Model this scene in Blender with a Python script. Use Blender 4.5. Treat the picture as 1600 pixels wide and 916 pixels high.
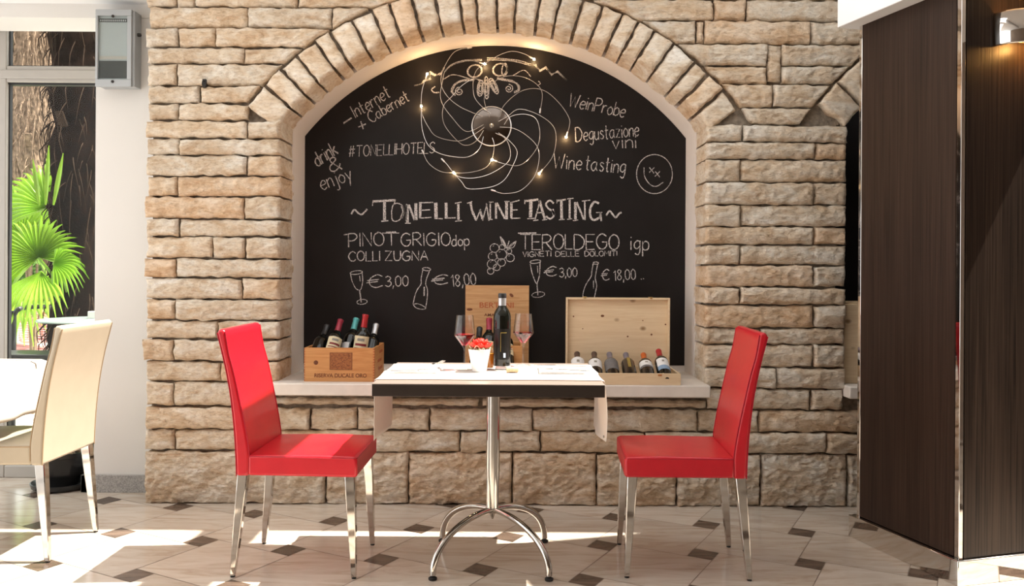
import bpy, bmesh, math, random
import numpy as np
from mathutils import Vector, Matrix, noise, Euler

rng = random.Random(7)
SC = bpy.context.scene
COL = SC.collection
for o in list(bpy.data.objects):
    bpy.data.objects.remove(o)

# ------------------------------------------------------------------ camera, light, exposure
F = 1317.0            # focal length in px of the 1600 px wide frame
HZ = 418.6            # horizon row
ROLL = 0.00616
CAMY, CAMZ = -4.04, 1.14
cam = bpy.data.cameras.new('camera')
cam.sensor_width = 36.0
cam.lens = 36.0 * F / 1600.0
cam.shift_y = -(458 - HZ) / 1600.0
cam.clip_start = 0.05
camo = bpy.data.objects.new('camera', cam)
camo.location = (0, CAMY, CAMZ)
camo.rotation_euler = (math.radians(90), -ROLL, 0)
COL.objects.link(camo)
SC.camera = camo

SC.view_settings.view_transform = 'Standard'
SC.view_settings.look = 'None'
SC.view_settings.gamma = 1
SC.view_settings.use_curve_mapping = False
SC.view_settings.exposure = 0.27

TAN_E = 1.80          # sun elevation tangent
sun = bpy.data.lights.new('sun', 'SUN')
sun.energy = 12.0
sun.angle = math.radians(0.55)
sun.color = (1.0, 0.93, 0.82)
suno = bpy.data.objects.new('sun', sun)
COL.objects.link(suno)
sdir = Vector((-1, -0.11, -TAN_E)).normalized()     # light travels this way
suno.rotation_euler = sdir.to_track_quat('-Z', 'Y').to_euler()
suno.location = (3, 0.5, 6)

w = bpy.data.worlds.new('sky')
SC.world = w
w.use_nodes = True
bg = w.node_tree.nodes['Background']
bg.inputs[0].default_value = (0.97, 0.965, 0.95, 1)
bg.inputs[1].default_value = 1.95


# ------------------------------------------------------------------ pixel helper: a pixel at a real distance d -> world x, z
def PX(px, py, d):
    u, v = px - 800.0, py - HZ
    return (u + v * ROLL) * d / F, CAMZ - (v - u * ROLL) * d / F


# ------------------------------------------------------------------ materials
def new_mat(name):
    m = bpy.data.materials.new(name)
    m.use_nodes = True
    nt = m.node_tree
    return m, nt, nt.nodes, nt.links, nt.nodes['Principled BSDF']


def mat(name, col, rough=0.5, metal=0.0, var=0.06, scale=30.0, bump=0.0, bscale=None, coat=0.0, spec=0.5, stretch=None, rvar=0.0):
    m, nt, N, L, b = new_mat(name)
    b.inputs['Roughness'].default_value = rough
    b.inputs['Metallic'].default_value = metal
    b.inputs['Coat Weight'].default_value = coat
    b.inputs['Specular IOR Level'].default_value = spec
    tc = N.new('ShaderNodeTexCoord')
    mp = N.new('ShaderNodeMapping')
    if stretch:
        mp.inputs['Scale'].default_value = stretch
    L.new(tc.outputs['Object'], mp.inputs[0])
    n = N.new('ShaderNodeTexNoise')
    n.inputs['Scale'].default_value = scale
    n.inputs['Detail'].default_value = 4
    L.new(mp.outputs[0], n.inputs['Vector'])
    r = N.new('ShaderNodeValToRGB')
    lo = [max(0, c * (1 - var)) for c in col[:3]] + [1]
    hi = [min(1, c * (1 + var)) for c in col[:3]] + [1]
    r.color_ramp.elements[0].color = lo
    r.color_ramp.elements[0].position = 0.3
    r.color_ramp.elements[1].color = hi
    r.color_ramp.elements[1].position = 0.7
    L.new(n.outputs['Fac'], r.inputs[0])
    L.new(r.outputs[0], b.inputs['Base Color'])
    if rvar:
        mr = N.new('ShaderNodeMapRange')
        mr.inputs['To Min'].default_value = max(0, rough - rvar)
        mr.inputs['To Max'].default_value = rough + rvar
        L.new(n.outputs['Fac'], mr.inputs[0])
        L.new(mr.outputs[0], b.inputs['Roughness'])
    if bump:
        n2 = N.new('ShaderNodeTexNoise')
        n2.inputs['Scale'].default_value = bscale or scale * 3
        n2.inputs['Detail'].default_value = 5
        L.new(mp.outputs[0], n2.inputs['Vector'])
        bp = N.new('ShaderNodeBump')
        bp.inputs['Strength'].default_value = bump
        bp.inputs['Distance'].default_value = 0.01
        L.new(n2.outputs['Fac'], bp.inputs['Height'])
        L.new(bp.outputs[0], b.inputs['Normal'])
    return m


def glass_mat(name, col=(1, 1, 1), rough=0.0, ior=1.45):
    m, nt, N, L, b = new_mat(name)
    b.inputs['Base Color'].default_value = (*col, 1)
    b.inputs['Roughness'].default_value = rough
    b.inputs['IOR'].default_value = ior
    b.inputs['Transmission Weight'].default_value = 1.0
    tc = N.new('ShaderNodeTexCoord')
    n = N.new('ShaderNodeTexNoise')
    n.inputs['Scale'].default_value = 8
    L.new(tc.outputs['Object'], n.inputs['Vector'])
    mr = N.new('ShaderNodeMapRange')
    mr.inputs['To Min'].default_value = rough
    mr.inputs['To Max'].default_value = rough + 0.01
    L.new(n.outputs['Fac'], mr.inputs[0])
    L.new(mr.outputs[0], b.inputs['Roughness'])
    return m


def pane_mat(name, tint=(1, 1, 1), refl=1.0):
    """thin window glass: see-through with a fresnel reflection"""
    m, nt, N, L, b = new_mat(name)
    N.remove(b)
    tr = N.new('ShaderNodeBsdfTransparent')
    tr.inputs[0].default_value = (*tint, 1)
    gl = N.new('ShaderNodeBsdfGlossy')
    gl.inputs['Roughness'].default_value = 0.01
    lw = N.new('ShaderNodeLayerWeight')
    lw.inputs[0].default_value = 0.5
    fr = N.new('ShaderNodeMath')
    fr.operation = 'POWER'
    fr.inputs[1].default_value = 4.0
    L.new(lw.outputs['Facing'], fr.inputs[0])
    mu = N.new('ShaderNodeMath')
    mu.operation = 'MULTIPLY_ADD'
    mu.inputs[1].default_value = 0.55 * refl
    mu.inputs[2].default_value = 0.035 * refl
    mx = N.new('ShaderNodeMixShader')
    L.new(fr.outputs[0], mu.inputs[0])
    L.new(mu.outputs[0], mx.inputs[0])
    L.new(tr.outputs[0], mx.inputs[1])
    L.new(gl.outputs[0], mx.inputs[2])
    L.new(mx.outputs[0], N['Material Output'].inputs[0])
    return m


def emit_mat(name, col, s):
    m, nt, N, L, b = new_mat(name)
    b.inputs['Base Color'].default_value = (*col, 1)
    b.inputs['Emission Color'].default_value = (*col, 1)
    b.inputs['Emission Strength'].default_value = s
    return m


def wood_mat(name, c0, c1, rough=0.5, axis='X', ring=14.0, knots=True, coat=0.0):
    m, nt, N, L, b = new_mat(name)
    b.inputs['Roughness'].default_value = rough
    b.inputs['Coat Weight'].default_value = coat
    tc = N.new('ShaderNodeTexCoord')
    mp = N.new('ShaderNodeMapping')
    sc = {'X': (0.6, 6, 9), 'Y': (6, 0.6, 9), 'Z': (9, 6, 0.6)}[axis]
    mp.inputs['Scale'].default_value = sc
    L.new(tc.outputs['Object'], mp.inputs[0])
    n = N.new('ShaderNodeTexNoise')
    n.inputs['Scale'].default_value = ring * 0.35
    n.inputs['Detail'].default_value = 6
    n.inputs['Distortion'].default_value = 1.2
    L.new(mp.outputs[0], n.inputs['Vector'])
    n2 = N.new('ShaderNodeTexNoise')
    n2.inputs['Scale'].default_value = ring * 3
    n2.inputs['Detail'].default_value = 3
    L.new(mp.outputs[0], n2.inputs['Vector'])
    ad = N.new('ShaderNodeMath')
    ad.operation = 'MULTIPLY_ADD'
    ad.inputs[1].default_value = 0.35
    L.new(n2.outputs['Fac'], ad.inputs[0])
    L.new(n.outputs['Fac'], ad.inputs[2])
    r = N.new('ShaderNodeValToRGB')
    r.color_ramp.elements[0].color = (*c0, 1)
    r.color_ramp.elements[0].position = 0.45
    r.color_ramp.elements[1].color = (*c1, 1)
    r.color_ramp.elements[1].position = 0.9
    L.new(ad.outputs[0], r.inputs[0])
    out = r.outputs[0]
    if knots:
        v = N.new('ShaderNodeTexVoronoi')
        v.inputs['Scale'].default_value = 9
        v.inputs['Randomness'].default_value = 1
        mp2 = N.new('ShaderNodeMapping')
        mp2.inputs['Scale'].default_value = {'X': (0.7, 1, 1), 'Y': (1, .7, 1), 'Z': (1, 1, .7)}[axis]
        L.new(tc.outputs['Object'], mp2.inputs[0])
        L.new(mp2.outputs[0], v.inputs['Vector'])
        kr = N.new('ShaderNodeValToRGB')
        kr.color_ramp.elements[0].position = 0.05
        kr.color_ramp.elements[0].color = (0, 0, 0, 1)
        kr.color_ramp.elements[1].position = 0.13
        kr.color_ramp.elements[1].color = (1, 1, 1, 1)
        L.new(v.outputs['Distance'], kr.inputs[0])
        mx = N.new('ShaderNodeMix')
        mx.data_type = 'RGBA'
        mx.inputs[6].default_value = (c0[0] * 0.45, c0[1] * 0.35, c0[2] * 0.28, 1)
        L.new(kr.outputs[0], mx.inputs[0])
        L.new(out, mx.inputs[7])
        out = mx.outputs[2]
    L.new(out, b.inputs['Base Color'])
    bp = N.new('ShaderNodeBump')
    bp.inputs['Strength'].default_value = 0.08
    bp.inputs['Distance'].default_value = 0.004
    L.new(ad.outputs[0], bp.inputs['Height'])
    L.new(bp.outputs[0], b.inputs['Normal'])
    return m


def stone_mat(name, smooth=False):
    m, nt, N, L, b = new_mat(name)
    b.inputs['Roughness'].default_value = 0.85
    b.inputs['Specular IOR Level'].default_value = 0.25
    tc = N.new('ShaderNodeTexCoord')
    at = N.new('ShaderNodeAttribute')
    at.attribute_name = 'tint'
    sep = N.new('ShaderNodeSeparateColor')
    L.new(at.outputs['Color'], sep.inputs[0])
    # large soft mottling
    n1 = N.new('ShaderNodeTexNoise')
    n1.inputs['Scale'].default_value = 7
    n1.inputs['Detail'].default_value = 7
    n1.inputs['Roughness'].default_value = 0.62
    n1.inputs['Distortion'].default_value = 0.6
    off = N.new('ShaderNodeVectorMath')
    off.operation = 'ADD'
    L.new(tc.outputs['Object'], off.inputs[0])
    L.new(at.outputs['Color'], off.inputs[1])
    mp = N.new('ShaderNodeMapping')
    mp.inputs['Scale'].default_value = (1, 1, 2.2)
    L.new(off.outputs[0], mp.inputs[0])
    L.new(mp.outputs[0], n1.inputs['Vector'])
    r1 = N.new('ShaderNodeValToRGB')
    e = r1.color_ramp.elements
    e[0].position = 0.30; e[0].color = (0.54, 0.38, 0.24, 1)
    e[1].position = 0.72; e[1].color = (0.84, 0.78, 0.69, 1)
    k = e.new(0.44); k.color = (0.68, 0.54, 0.39, 1)
    k = e.new(0.56); k.color = (0.76, 0.66, 0.53, 1)
    L.new(n1.outputs['Fac'], r1.inputs[0])
    # per stone tint: r -> warm/pink, g -> pale
    mx1 = N.new('ShaderNodeMix'); mx1.data_type = 'RGBA'; mx1.blend_type = 'MULTIPLY'
    mx1.inputs[0].default_value = 1
    r2 = N.new('ShaderNodeValToRGB')
    e = r2.color_ramp.elements
    e[0].position = 0.0; e[0].color = (0.98, 1.0, 1.03, 1)
    e[1].position = 1.0; e[1].color = (1.0, 0.88, 0.785, 1)
    k = e.new(0.55); k.color = (1.0, 0.96, 0.92, 1)
    L.new(sep.outputs[0], r2.inputs[0])
    L.new(r1.outputs[0], mx1.inputs[6])
    L.new(r2.outputs[0], mx1.inputs[7])
    # small dark specks and streaks
    n3 = N.new('ShaderNodeTexNoise')
    n3.inputs['Scale'].default_value = 42
    n3.inputs['Detail'].default_value = 6
    n3.inputs['Roughness'].default_value = 0.7
    L.new(mp.outputs[0], n3.inputs['Vector'])
    r3 = N.new('ShaderNodeValToRGB')
    r3.color_ramp.elements[0].position = 0.33; r3.color_ramp.elements[0].color = (0.62, 0.55, 0.5, 1)
    r3.color_ramp.elements[1].position = 0.52; r3.color_ramp.elements[1].color = (1, 1, 1, 1)
    L.new(n3.outputs['Fac'], r3.inputs[0])
    mx2 = N.new('ShaderNodeMix'); mx2.data_type = 'RGBA'; mx2.blend_type = 'MULTIPLY'
    mx2.inputs[0].default_value = 0.65
    L.new(mx1.outputs[2], mx2.inputs[6])
    L.new(r3.outputs[0], mx2.inputs[7])
    L.new(mx2.outputs[2], b.inputs['Base Color'])
    bp = N.new('ShaderNodeBump')
    bp.inputs['Strength'].default_value = 0.4 if smooth else 0.75
    bp.inputs['Distance'].default_value = 0.014
    n4 = N.new('ShaderNodeTexNoise')
    n4.inputs['Scale'].default_value = 40
    n4.inputs['Detail'].default_value = 8
    n4.inputs['Roughness'].default_value = 0.65
    n4.inputs['Distortion'].default_value = 0.8
    L.new(mp.outputs[0], n4.inputs['Vector'])
    L.new(n4.outputs['Fac'], bp.inputs['Height'])
    L.new(bp.outputs[0], b.inputs['Normal'])
    return m


def tile_mat(name, c0, c1, c2, rough):
    """polished veined stone; each tile carries its own offset in the colour attribute"""
    m, nt, N, L, b = new_mat(name)
    b.inputs['Roughness'].default_value = rough
    tc = N.new('ShaderNodeTexCoord')
    at = N.new('ShaderNodeAttribute'); at.attribute_name = 'tint'
    mul = N.new('ShaderNodeVectorMath'); mul.operation = 'SCALE'; mul.inputs['Scale'].default_value = 9
    L.new(at.outputs['Color'], mul.inputs[0])
    ad = N.new('ShaderNodeVectorMath'); ad.operation = 'ADD'
    L.new(tc.outputs['Object'], ad.inputs[0]); L.new(mul.outputs[0], ad.inputs[1])
    mp = N.new('ShaderNodeMapping')
    mp.inputs['Rotation'].default_value = (0, 0, math.radians(25))
    mp.inputs['Scale'].default_value = (1.2, 6, 1)
    L.new(ad.outputs[0], mp.inputs[0])
    n = N.new('ShaderNodeTexNoise')
    n.inputs['Scale'].default_value = 2.2; n.inputs['Detail'].default_value = 8
    n.inputs['Roughness'].default_value = 0.62; n.inputs['Distortion'].default_value = 1.4
    L.new(mp.outputs[0], n.inputs['Vector'])
    r = N.new('ShaderNodeValToRGB')
    e = r.color_ramp.elements
    e[0].position = 0.28; e[0].color = (*c0, 1)
    e[1].position = 0.75; e[1].color = (*c2, 1)
    k = e.new(0.5); k.color = (*c1, 1)
    L.new(n.outputs['Fac'], r.inputs[0])
    sep = N.new('ShaderNodeSeparateColor'); L.new(at.outputs['Color'], sep.inputs[0])
    mr = N.new('ShaderNodeMapRange'); mr.inputs['To Min'].default_value = 0.88; mr.inputs['To Max'].default_value = 1.08
    L.new(sep.outputs[0], mr.inputs[0])
    mx = N.new('ShaderNodeMix'); mx.data_type = 'RGBA'; mx.blend_type = 'MULTIPLY'; mx.inputs[0].default_value = 1
    L.new(r.outputs[0], mx.inputs[6]); L.new(mr.outputs[0], mx.inputs[7])
    L.new(mx.outputs[2], b.inputs['Base Color'])
    bp = N.new('ShaderNodeBump'); bp.inputs['Strength'].default_value = 0.03; bp.inputs['Distance'].default_value = 0.002
    L.new(n.outputs['Fac'], bp.inputs['Height']); L.new(bp.outputs[0], b.inputs['Normal'])
    return m


def veneer_mat(name, c0, c1, rough=0.42):
    """dark wood veneer with fine vertical lines"""
    m, nt, N, L, b = new_mat(name)
    b.inputs['Roughness'].default_value = rough
    b.inputs['Specular IOR Level'].default_value = 0.22
    tc = N.new('ShaderNodeTexCoord')
    mp = N.new('ShaderNodeMapping'); mp.inputs['Scale'].default_value = (1, 1, 0.015)
    L.new(tc.outputs['Object'], mp.inputs[0])
    n = N.new('ShaderNodeTexNoise'); n.inputs['Scale'].default_value = 130; n.inputs['Detail'].default_value = 3
    L.new(mp.outputs[0], n.inputs['Vector'])
    n2 = N.new('ShaderNodeTexNoise'); n2.inputs['Scale'].default_value = 9; n2.inputs['Detail'].default_value = 2
    L.new(mp.outputs[0], n2.inputs['Vector'])
    ad = N.new('ShaderNodeMath'); ad.operation = 'MULTIPLY_ADD'; ad.inputs[1].default_value = 0.5
    L.new(n2.outputs['Fac'], ad.inputs[0]); L.new(n.outputs['Fac'], ad.inputs[2])
    r = N.new('ShaderNodeValToRGB')
    r.color_ramp.elements[0].color = (*c0, 1); r.color_ramp.elements[0].position = 0.5
    r.color_ramp.elements[1].color = (*c1, 1); r.color_ramp.elements[1].position = 1.0
    L.new(ad.outputs[0], r.inputs[0]); L.new(r.outputs[0], b.inputs['Base Color'])
    bp = N.new('ShaderNodeBump'); bp.inputs['Strength'].default_value = 0.25; bp.inputs['Distance'].default_value = 0.002
    L.new(n.outputs['Fac'], bp.inputs['Height']); L.new(bp.outputs[0], b.inputs['Normal'])
    return m


def chalk_mat(name):
    m, nt, N, L, b = new_mat(name)
    b.inputs['Roughness'].default_value = 0.95
    b.inputs['Specular IOR Level'].default_value = 0.0
    tc = N.new('ShaderNodeTexCoord')
    n = N.new('ShaderNodeTexNoise'); n.inputs['Scale'].default_value = 260; n.inputs['Detail'].default_value = 3
    L.new(tc.outputs['Object'], n.inputs['Vector'])
    r = N.new('ShaderNodeValToRGB')
    r.color_ramp.elements[0].position = 0.36; r.color_ramp.elements[0].color = (0.10, 0.092, 0.09, 1)
    r.color_ramp.elements[1].position = 0.56; r.color_ramp.elements[1].color = (0.72, 0.68, 0.66, 1)
    L.new(n.outputs['Fac'], r.inputs[0]); L.new(r.outputs[0], b.inputs['Base Color'])
    return m


M = {}
M['stone'] = stone_mat('hewn_limestone')
M['arch_stone'] = stone_mat('arch_limestone', True)
M['mortar'] = mat('old_mortar', (0.27, 0.22, 0.17), 0.95, var=0.35, scale=40, bump=0.8, bscale=60)
M['plaster'] = mat('reveal_plaster', (0.80, 0.745, 0.705), 0.9, var=0.02, scale=6, bump=0.15, bscale=40)
M['whitewall'] = mat('white_paint', (0.72, 0.695, 0.665), 0.85, var=0.015, scale=3, bump=0.05, bscale=120)
M['backwall'] = mat('brown_wall_panel', (0.22, 0.16, 0.12), 0.6, var=0.1, scale=5)  # dark brown for the unseen added walls, to limit their bounce light
M['ceil'] = mat('ceiling_paint', (0.84, 0.84, 0.84), 0.9, var=0.015, scale=3)
M['sill'] = mat('pale_sill_marble', (0.74, 0.68, 0.62), 0.45, var=0.12, scale=7, bump=0.08)
M['tile'] = tile_mat('cream_marble_tile', (0.49, 0.385, 0.295), (0.635, 0.55, 0.46), (0.71, 0.65, 0.575), 0.13)
M['insert'] = tile_mat('brown_marble_insert', (0.055, 0.036, 0.026), (0.115, 0.080, 0.060), (0.22, 0.155, 0.115), 0.25)
M['grout'] = mat('floor_grout', (0.26, 0.20, 0.155), 0.9, var=0.1, scale=80)
M['granite'] = mat('grey_granite', (0.34, 0.325, 0.31), 0.45, var=0.35, scale=160)
M['alu'] = mat('window_frame_paint', (0.40, 0.372, 0.338), 0.45, var=0.02, scale=10)
M['gasket'] = mat('black_gasket', (0.012, 0.011, 0.011), 0.6, var=0.1)
M['pane'] = pane_mat('window_glass', (0.95, 0.97, 0.96), 0.22)
M['board'] = mat('black_board_paint', (0.0125, 0.0105, 0.0105), 0.42, var=0.16, scale=5, spec=0.25, rvar=0.05)
M['chalk'] = chalk_mat('white_chalk')
M['chrome'] = mat('polished_chrome', (0.60, 0.575, 0.54), 0.07, 1.0, var=0.02, scale=5, rvar=0.02)
M['steel'] = mat('brushed_steel', (0.62, 0.59, 0.55), 0.24, 1.0, var=0.04, scale=20, rvar=0.05)
M['mirror'] = mat('mirror_steel', (0.72, 0.69, 0.66), 0.04, 1.0, var=0.01, scale=4)
M['dark_room_chrome'] = mat('dark_reflection_chrome', (0.16, 0.13, 0.11), 0.12, 1.0, var=0.05)  # chrome with the reflection of a dark room put into its colour
M['rubber'] = mat('black_rubber', (0.015, 0.014, 0.013), 0.6, var=0.1)
M['red'] = mat('red_leather', (0.56, 0.010, 0.022), 0.33, var=0.05, scale=18, bump=0.06, bscale=420, coat=0.08)
M['red_seam'] = mat('dark_red_piping', (0.42, 0.006, 0.022), 0.4, var=0.05)
M['cream'] = mat('cream_leather', (0.46, 0.40, 0.305), 0.38, var=0.03, scale=14, bump=0.05, bscale=420)
M['cream_seam'] = mat('brown_piping', (0.36, 0.26, 0.155), 0.5, var=0.05)
M['wenge'] = mat('dark_table_laminate', (0.030, 0.021, 0.017), 0.28, var=0.12, scale=30, stretch=(1, 12, 12))
M['wenge_sunlit'] = mat('sunlit_table_laminate', (0.27, 0.215, 0.185), 0.3, var=0.06, scale=30, stretch=(1, 12, 12))  # the dark laminate lightened, sunlight on the top put into its colour
M['linen'] = mat('white_linen', (0.86, 0.82, 0.77), 0.9, var=0.015, scale=60, bump=0.1, bscale=600)
_nt = M['linen'].node_tree
_b = _nt.nodes['Principled BSDF']
_t = _nt.nodes.new('ShaderNodeBsdfTranslucent')
_t.inputs[0].default_value = (0.85, 0.70, 0.58, 1)
_mx = _nt.nodes.new('ShaderNodeMixShader')
_mx.inputs[0].default_value = 0.30
_nt.links.new(_b.outputs[0], _mx.inputs[1]); _nt.links.new(_t.outputs[0], _mx.inputs[2])
_nt.links.new(_mx.outputs[0], _nt.nodes['Material Output'].inputs[0])
M['napkin'] = mat('white_napkin_paper', (0.85, 0.84, 0.83), 0.9, var=0.02, scale=60, bump=0.1, bscale=300)
M['veneer'] = veneer_mat('dark_veneer', (0.017, 0.0090, 0.006), (0.046, 0.0255, 0.0175))
M['veneer2'] = veneer_mat('dark_ribbed_veneer', (0.008, 0.0045, 0.0032), (0.055, 0.035, 0.025), 0.38)
M['pine'] = wood_mat('orange_pine', (0.48, 0.20, 0.058), (0.64, 0.33, 0.125))
M['pine_pale'] = wood_mat('pale_spruce', (0.70, 0.515, 0.315), (0.80, 0.635, 0.425), knots=True)
M['pine_lid'] = wood_mat('honey_pine', (0.46, 0.24, 0.095), (0.62, 0.375, 0.18))
M['stamp'] = mat('burnt_brown_stamp', (0.17, 0.055, 0.022), 0.8, var=0.4, scale=150)
M['stamp_ground'] = mat('scorched_wood', (0.34, 0.125, 0.042), 0.8, var=0.25, scale=120)
M['print_red'] = mat('faded_red_print', (0.42, 0.12, 0.045), 0.8, var=0.2, scale=200)
M['glass'] = pane_mat('clear_glass', (0.97, 0.97, 0.97), 1.3)
M['thick_glass'] = glass_mat('thick_clear_glass')
M['wine'] = glass_mat('red_wine', (0.55, 0.012, 0.03), ior=1.34)
M['bottle'] = mat('dark_bottle_glass', (0.004, 0.0045, 0.003), 0.05, var=0.1, spec=0.5)
M['bottle_brown'] = mat('brown_bottle_glass', (0.026, 0.016, 0.010), 0.08, var=0.1, spec=0.6)
M['label_cream'] = mat('cream_label_paper', (0.72, 0.63, 0.42), 0.7, var=0.06, scale=50)
M['label_white'] = mat('white_label_paper', (0.75, 0.75, 0.75), 0.7, var=0.03, scale=50)
M['label_grey'] = mat('grey_label_paper', (0.15, 0.145, 0.15), 0.6, var=0.15, scale=90)
M['label_gold'] = mat('gold_label_foil', (0.34, 0.25, 0.06), 0.45, 0.3, var=0.2, scale=90)
M['label_blue'] = mat('blue_label_paper', (0.22, 0.33, 0.48), 0.6, var=0.1, scale=90)
M['label_dark'] = mat('black_label_print', (0.007, 0.006, 0.005), 0.4, var=0.2, scale=120, spec=0.3)
M['print_dark'] = mat('dark_red_ink', (0.22, 0.02, 0.02), 0.7, var=0.2, scale=120)
M['print_grey'] = mat('grey_ink', (0.28, 0.26, 0.22), 0.7, var=0.2, scale=120)
M['cap_black'] = mat('black_capsule', (0.018, 0.018, 0.02), 0.35, var=0.1)
M['cap_burgundy'] = mat('burgundy_capsule', (0.30, 0.022, 0.045), 0.35, 0.2, var=0.1)
M['cap_red'] = mat('red_capsule', (0.42, 0.02, 0.025), 0.35, 0.2, var=0.1)
M['cap_teal'] = mat('teal_capsule', (0.10, 0.42, 0.42), 0.35, 0.2, var=0.1)
M['cap_silver'] = mat('silver_capsule', (0.55, 0.56, 0.58), 0.3, 0.7, var=0.06)
M['cap_brown'] = mat('brown_capsule', (0.10, 0.062, 0.048), 0.4, 0.2, var=0.1)
M['cap_grey'] = mat('grey_violet_capsule', (0.20, 0.18, 0.215), 0.4, 0.2, var=0.1)
M['cap_orange'] = mat('orange_capsule', (0.55, 0.12, 0.02), 0.4, 0.1, var=0.1)
M['brass'] = mat('brass_clasp', (0.62, 0.45, 0.20), 0.3, 1.0, var=0.1)
M['ceramic'] = mat('white_ceramic', (0.74, 0.73, 0.715), 0.3, var=0.01, coat=0.3)
M['petal'] = mat('red_petal', (0.80, 0.035, 0.015), 0.55, var=0.15, scale=60)
M['petal2'] = mat('pale_straw_strand', (0.80, 0.70, 0.48), 0.6, var=0.15, scale=60)
M['leaf_small'] = mat('small_leaf_green', (0.10, 0.16, 0.03), 0.5, var=0.3, scale=40)

M['cork'] = mat('cork', (0.62, 0.44, 0.26), 0.85, var=0.25, scale=220, bump=0.3)
M['sticker'] = mat('pale_blue_sticker', (0.55, 0.68, 0.88), 0.5, var=0.12, scale=200)
M['boxgrey'] = mat('grey_enclosure_plastic', (0.40, 0.42, 0.435), 0.45, var=0.02, scale=10)
M['boxdark'] = mat('enclosure_interior', (0.05, 0.05, 0.05), 0.6, var=0.2, scale=12)
M['boxinner'] = mat('reflection_banded_plate', (0.52, 0.50, 0.47), 0.35, 0.6, var=0.3, scale=3, stretch=(0.4, 1, 5))  # horizontal banding stands for the outside mirrored in the box glass
M['pot_black'] = mat('black_glazed_pot', (0.012, 0.012, 0.013), 0.25, var=0.1)
M['soil'] = mat('dark_soil', (0.05, 0.034, 0.022), 0.95, var=0.5, scale=90, bump=0.8)
M['bark'] = mat('root_bark', (0.23, 0.16, 0.10), 0.9, var=0.3, scale=60, bump=0.5)
M['fibre'] = mat('palm_fibre', (0.27, 0.19, 0.135), 0.9, var=0.5, scale=30, bump=0.3, spec=0.0)
M['fibre_shaded2'] = mat('shaded_palm_fibre', (0.045, 0.03, 0.022), 0.95, var=0.5, scale=20, spec=0.0)  # strands of the second trunk, shade put into their colour
M['fibre_shaded'] = mat('shaded_palm_trunk', (0.016, 0.010, 0.008), 0.95, var=0.5, scale=20, bump=0.2, spec=0.0)  # near-black because the shade on this trunk is put into the colour


def leaf_mat(name, col):
    m, nt, N, L, b = new_mat(name)
    N.remove(b)
    d = N.new('ShaderNodeBsdfDiffuse'); t = N.new('ShaderNodeBsdfTranslucent'); g = N.new('ShaderNodeBsdfGlossy')
    tc = N.new('ShaderNodeTexCoord'); n = N.new('ShaderNodeTexNoise'); n.inputs['Scale'].default_value = 7
    L.new(tc.outputs['Object'], n.inputs['Vector'])
    r = N.new('ShaderNodeValToRGB')
    r.color_ramp.elements[0].color = (col[0] * .7, col[1] * .7, col[2] * .7, 1); r.color_ramp.elements[0].position = .3
    r.color_ramp.elements[1].color = (min(1, col[0] * 1.25), min(1, col[1] * 1.25), col[2] * 1.2, 1); r.color_ramp.elements[1].position = .7
    L.new(n.outputs['Fac'], r.inputs[0])
    L.new(r.outputs[0], d.inputs[0]); L.new(r.outputs[0], t.inputs[0])
    g.inputs['Roughness'].default_value = 0.35
    m1 = N.new('ShaderNodeMixShader'); m1.inputs[0].default_value = 0.45
    L.new(d.outputs[0], m1.inputs[1]); L.new(t.outputs[0], m1.inputs[2])
    m2 = N.new('ShaderNodeMixShader'); m2.inputs[0].default_value = 0.06
    L.new(m1.outputs[0], m2.inputs[1]); L.new(g.outputs[0], m2.inputs[2])
    L.new(m2.outputs[0], N['Material Output'].inputs[0])
    return m


M['amber'] = leaf_mat('amber_oil', (0.85, 0.40, 0.03))
M['palm_leaf'] = leaf_mat('palm_leaf', (0.30, 0.52, 0.04))
M['shrub_leaf'] = leaf_mat('shrub_leaf', (0.17, 0.33, 0.06))
M['patio'] = mat('pale_patio_paving', (0.70, 0.66, 0.61), 0.85, var=0.08, scale=3)
M['wicker_pink'] = mat('pink_wicker', (0.50, 0.24, 0.21), 0.7, var=0.25, scale=90)
M['wicker_tan'] = mat('tan_wicker', (0.55, 0.33, 0.18), 0.7, var=0.25, scale=90)
M['rail'] = mat('dark_grey_metal', (0.055, 0.055, 0.058), 0.4, var=0.1)
M['parasol'] = mat('pale_awning_cloth', (0.80, 0.84, 0.80), 0.9, var=0.02, scale=5)
M['glass_top'] = mat('frosted_table_glass', (0.33, 0.42, 0.38), 0.25, var=0.03, scale=5)
M['sconce_light'] = emit_mat('warm_lamp', (1.0, 0.50, 0.14), 3.0)
M['bulb'] = emit_mat('lit_bulb', (1.0, 0.72, 0.38), 60.0)
M['wire'] = mat('polished_wire', (0.86, 0.83, 0.80), 0.25, 0.6, var=0.02)
M['dark_iron'] = mat('dark_iron', (0.03, 0.026, 0.024), 0.6, 0.4, var=0.2)


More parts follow.
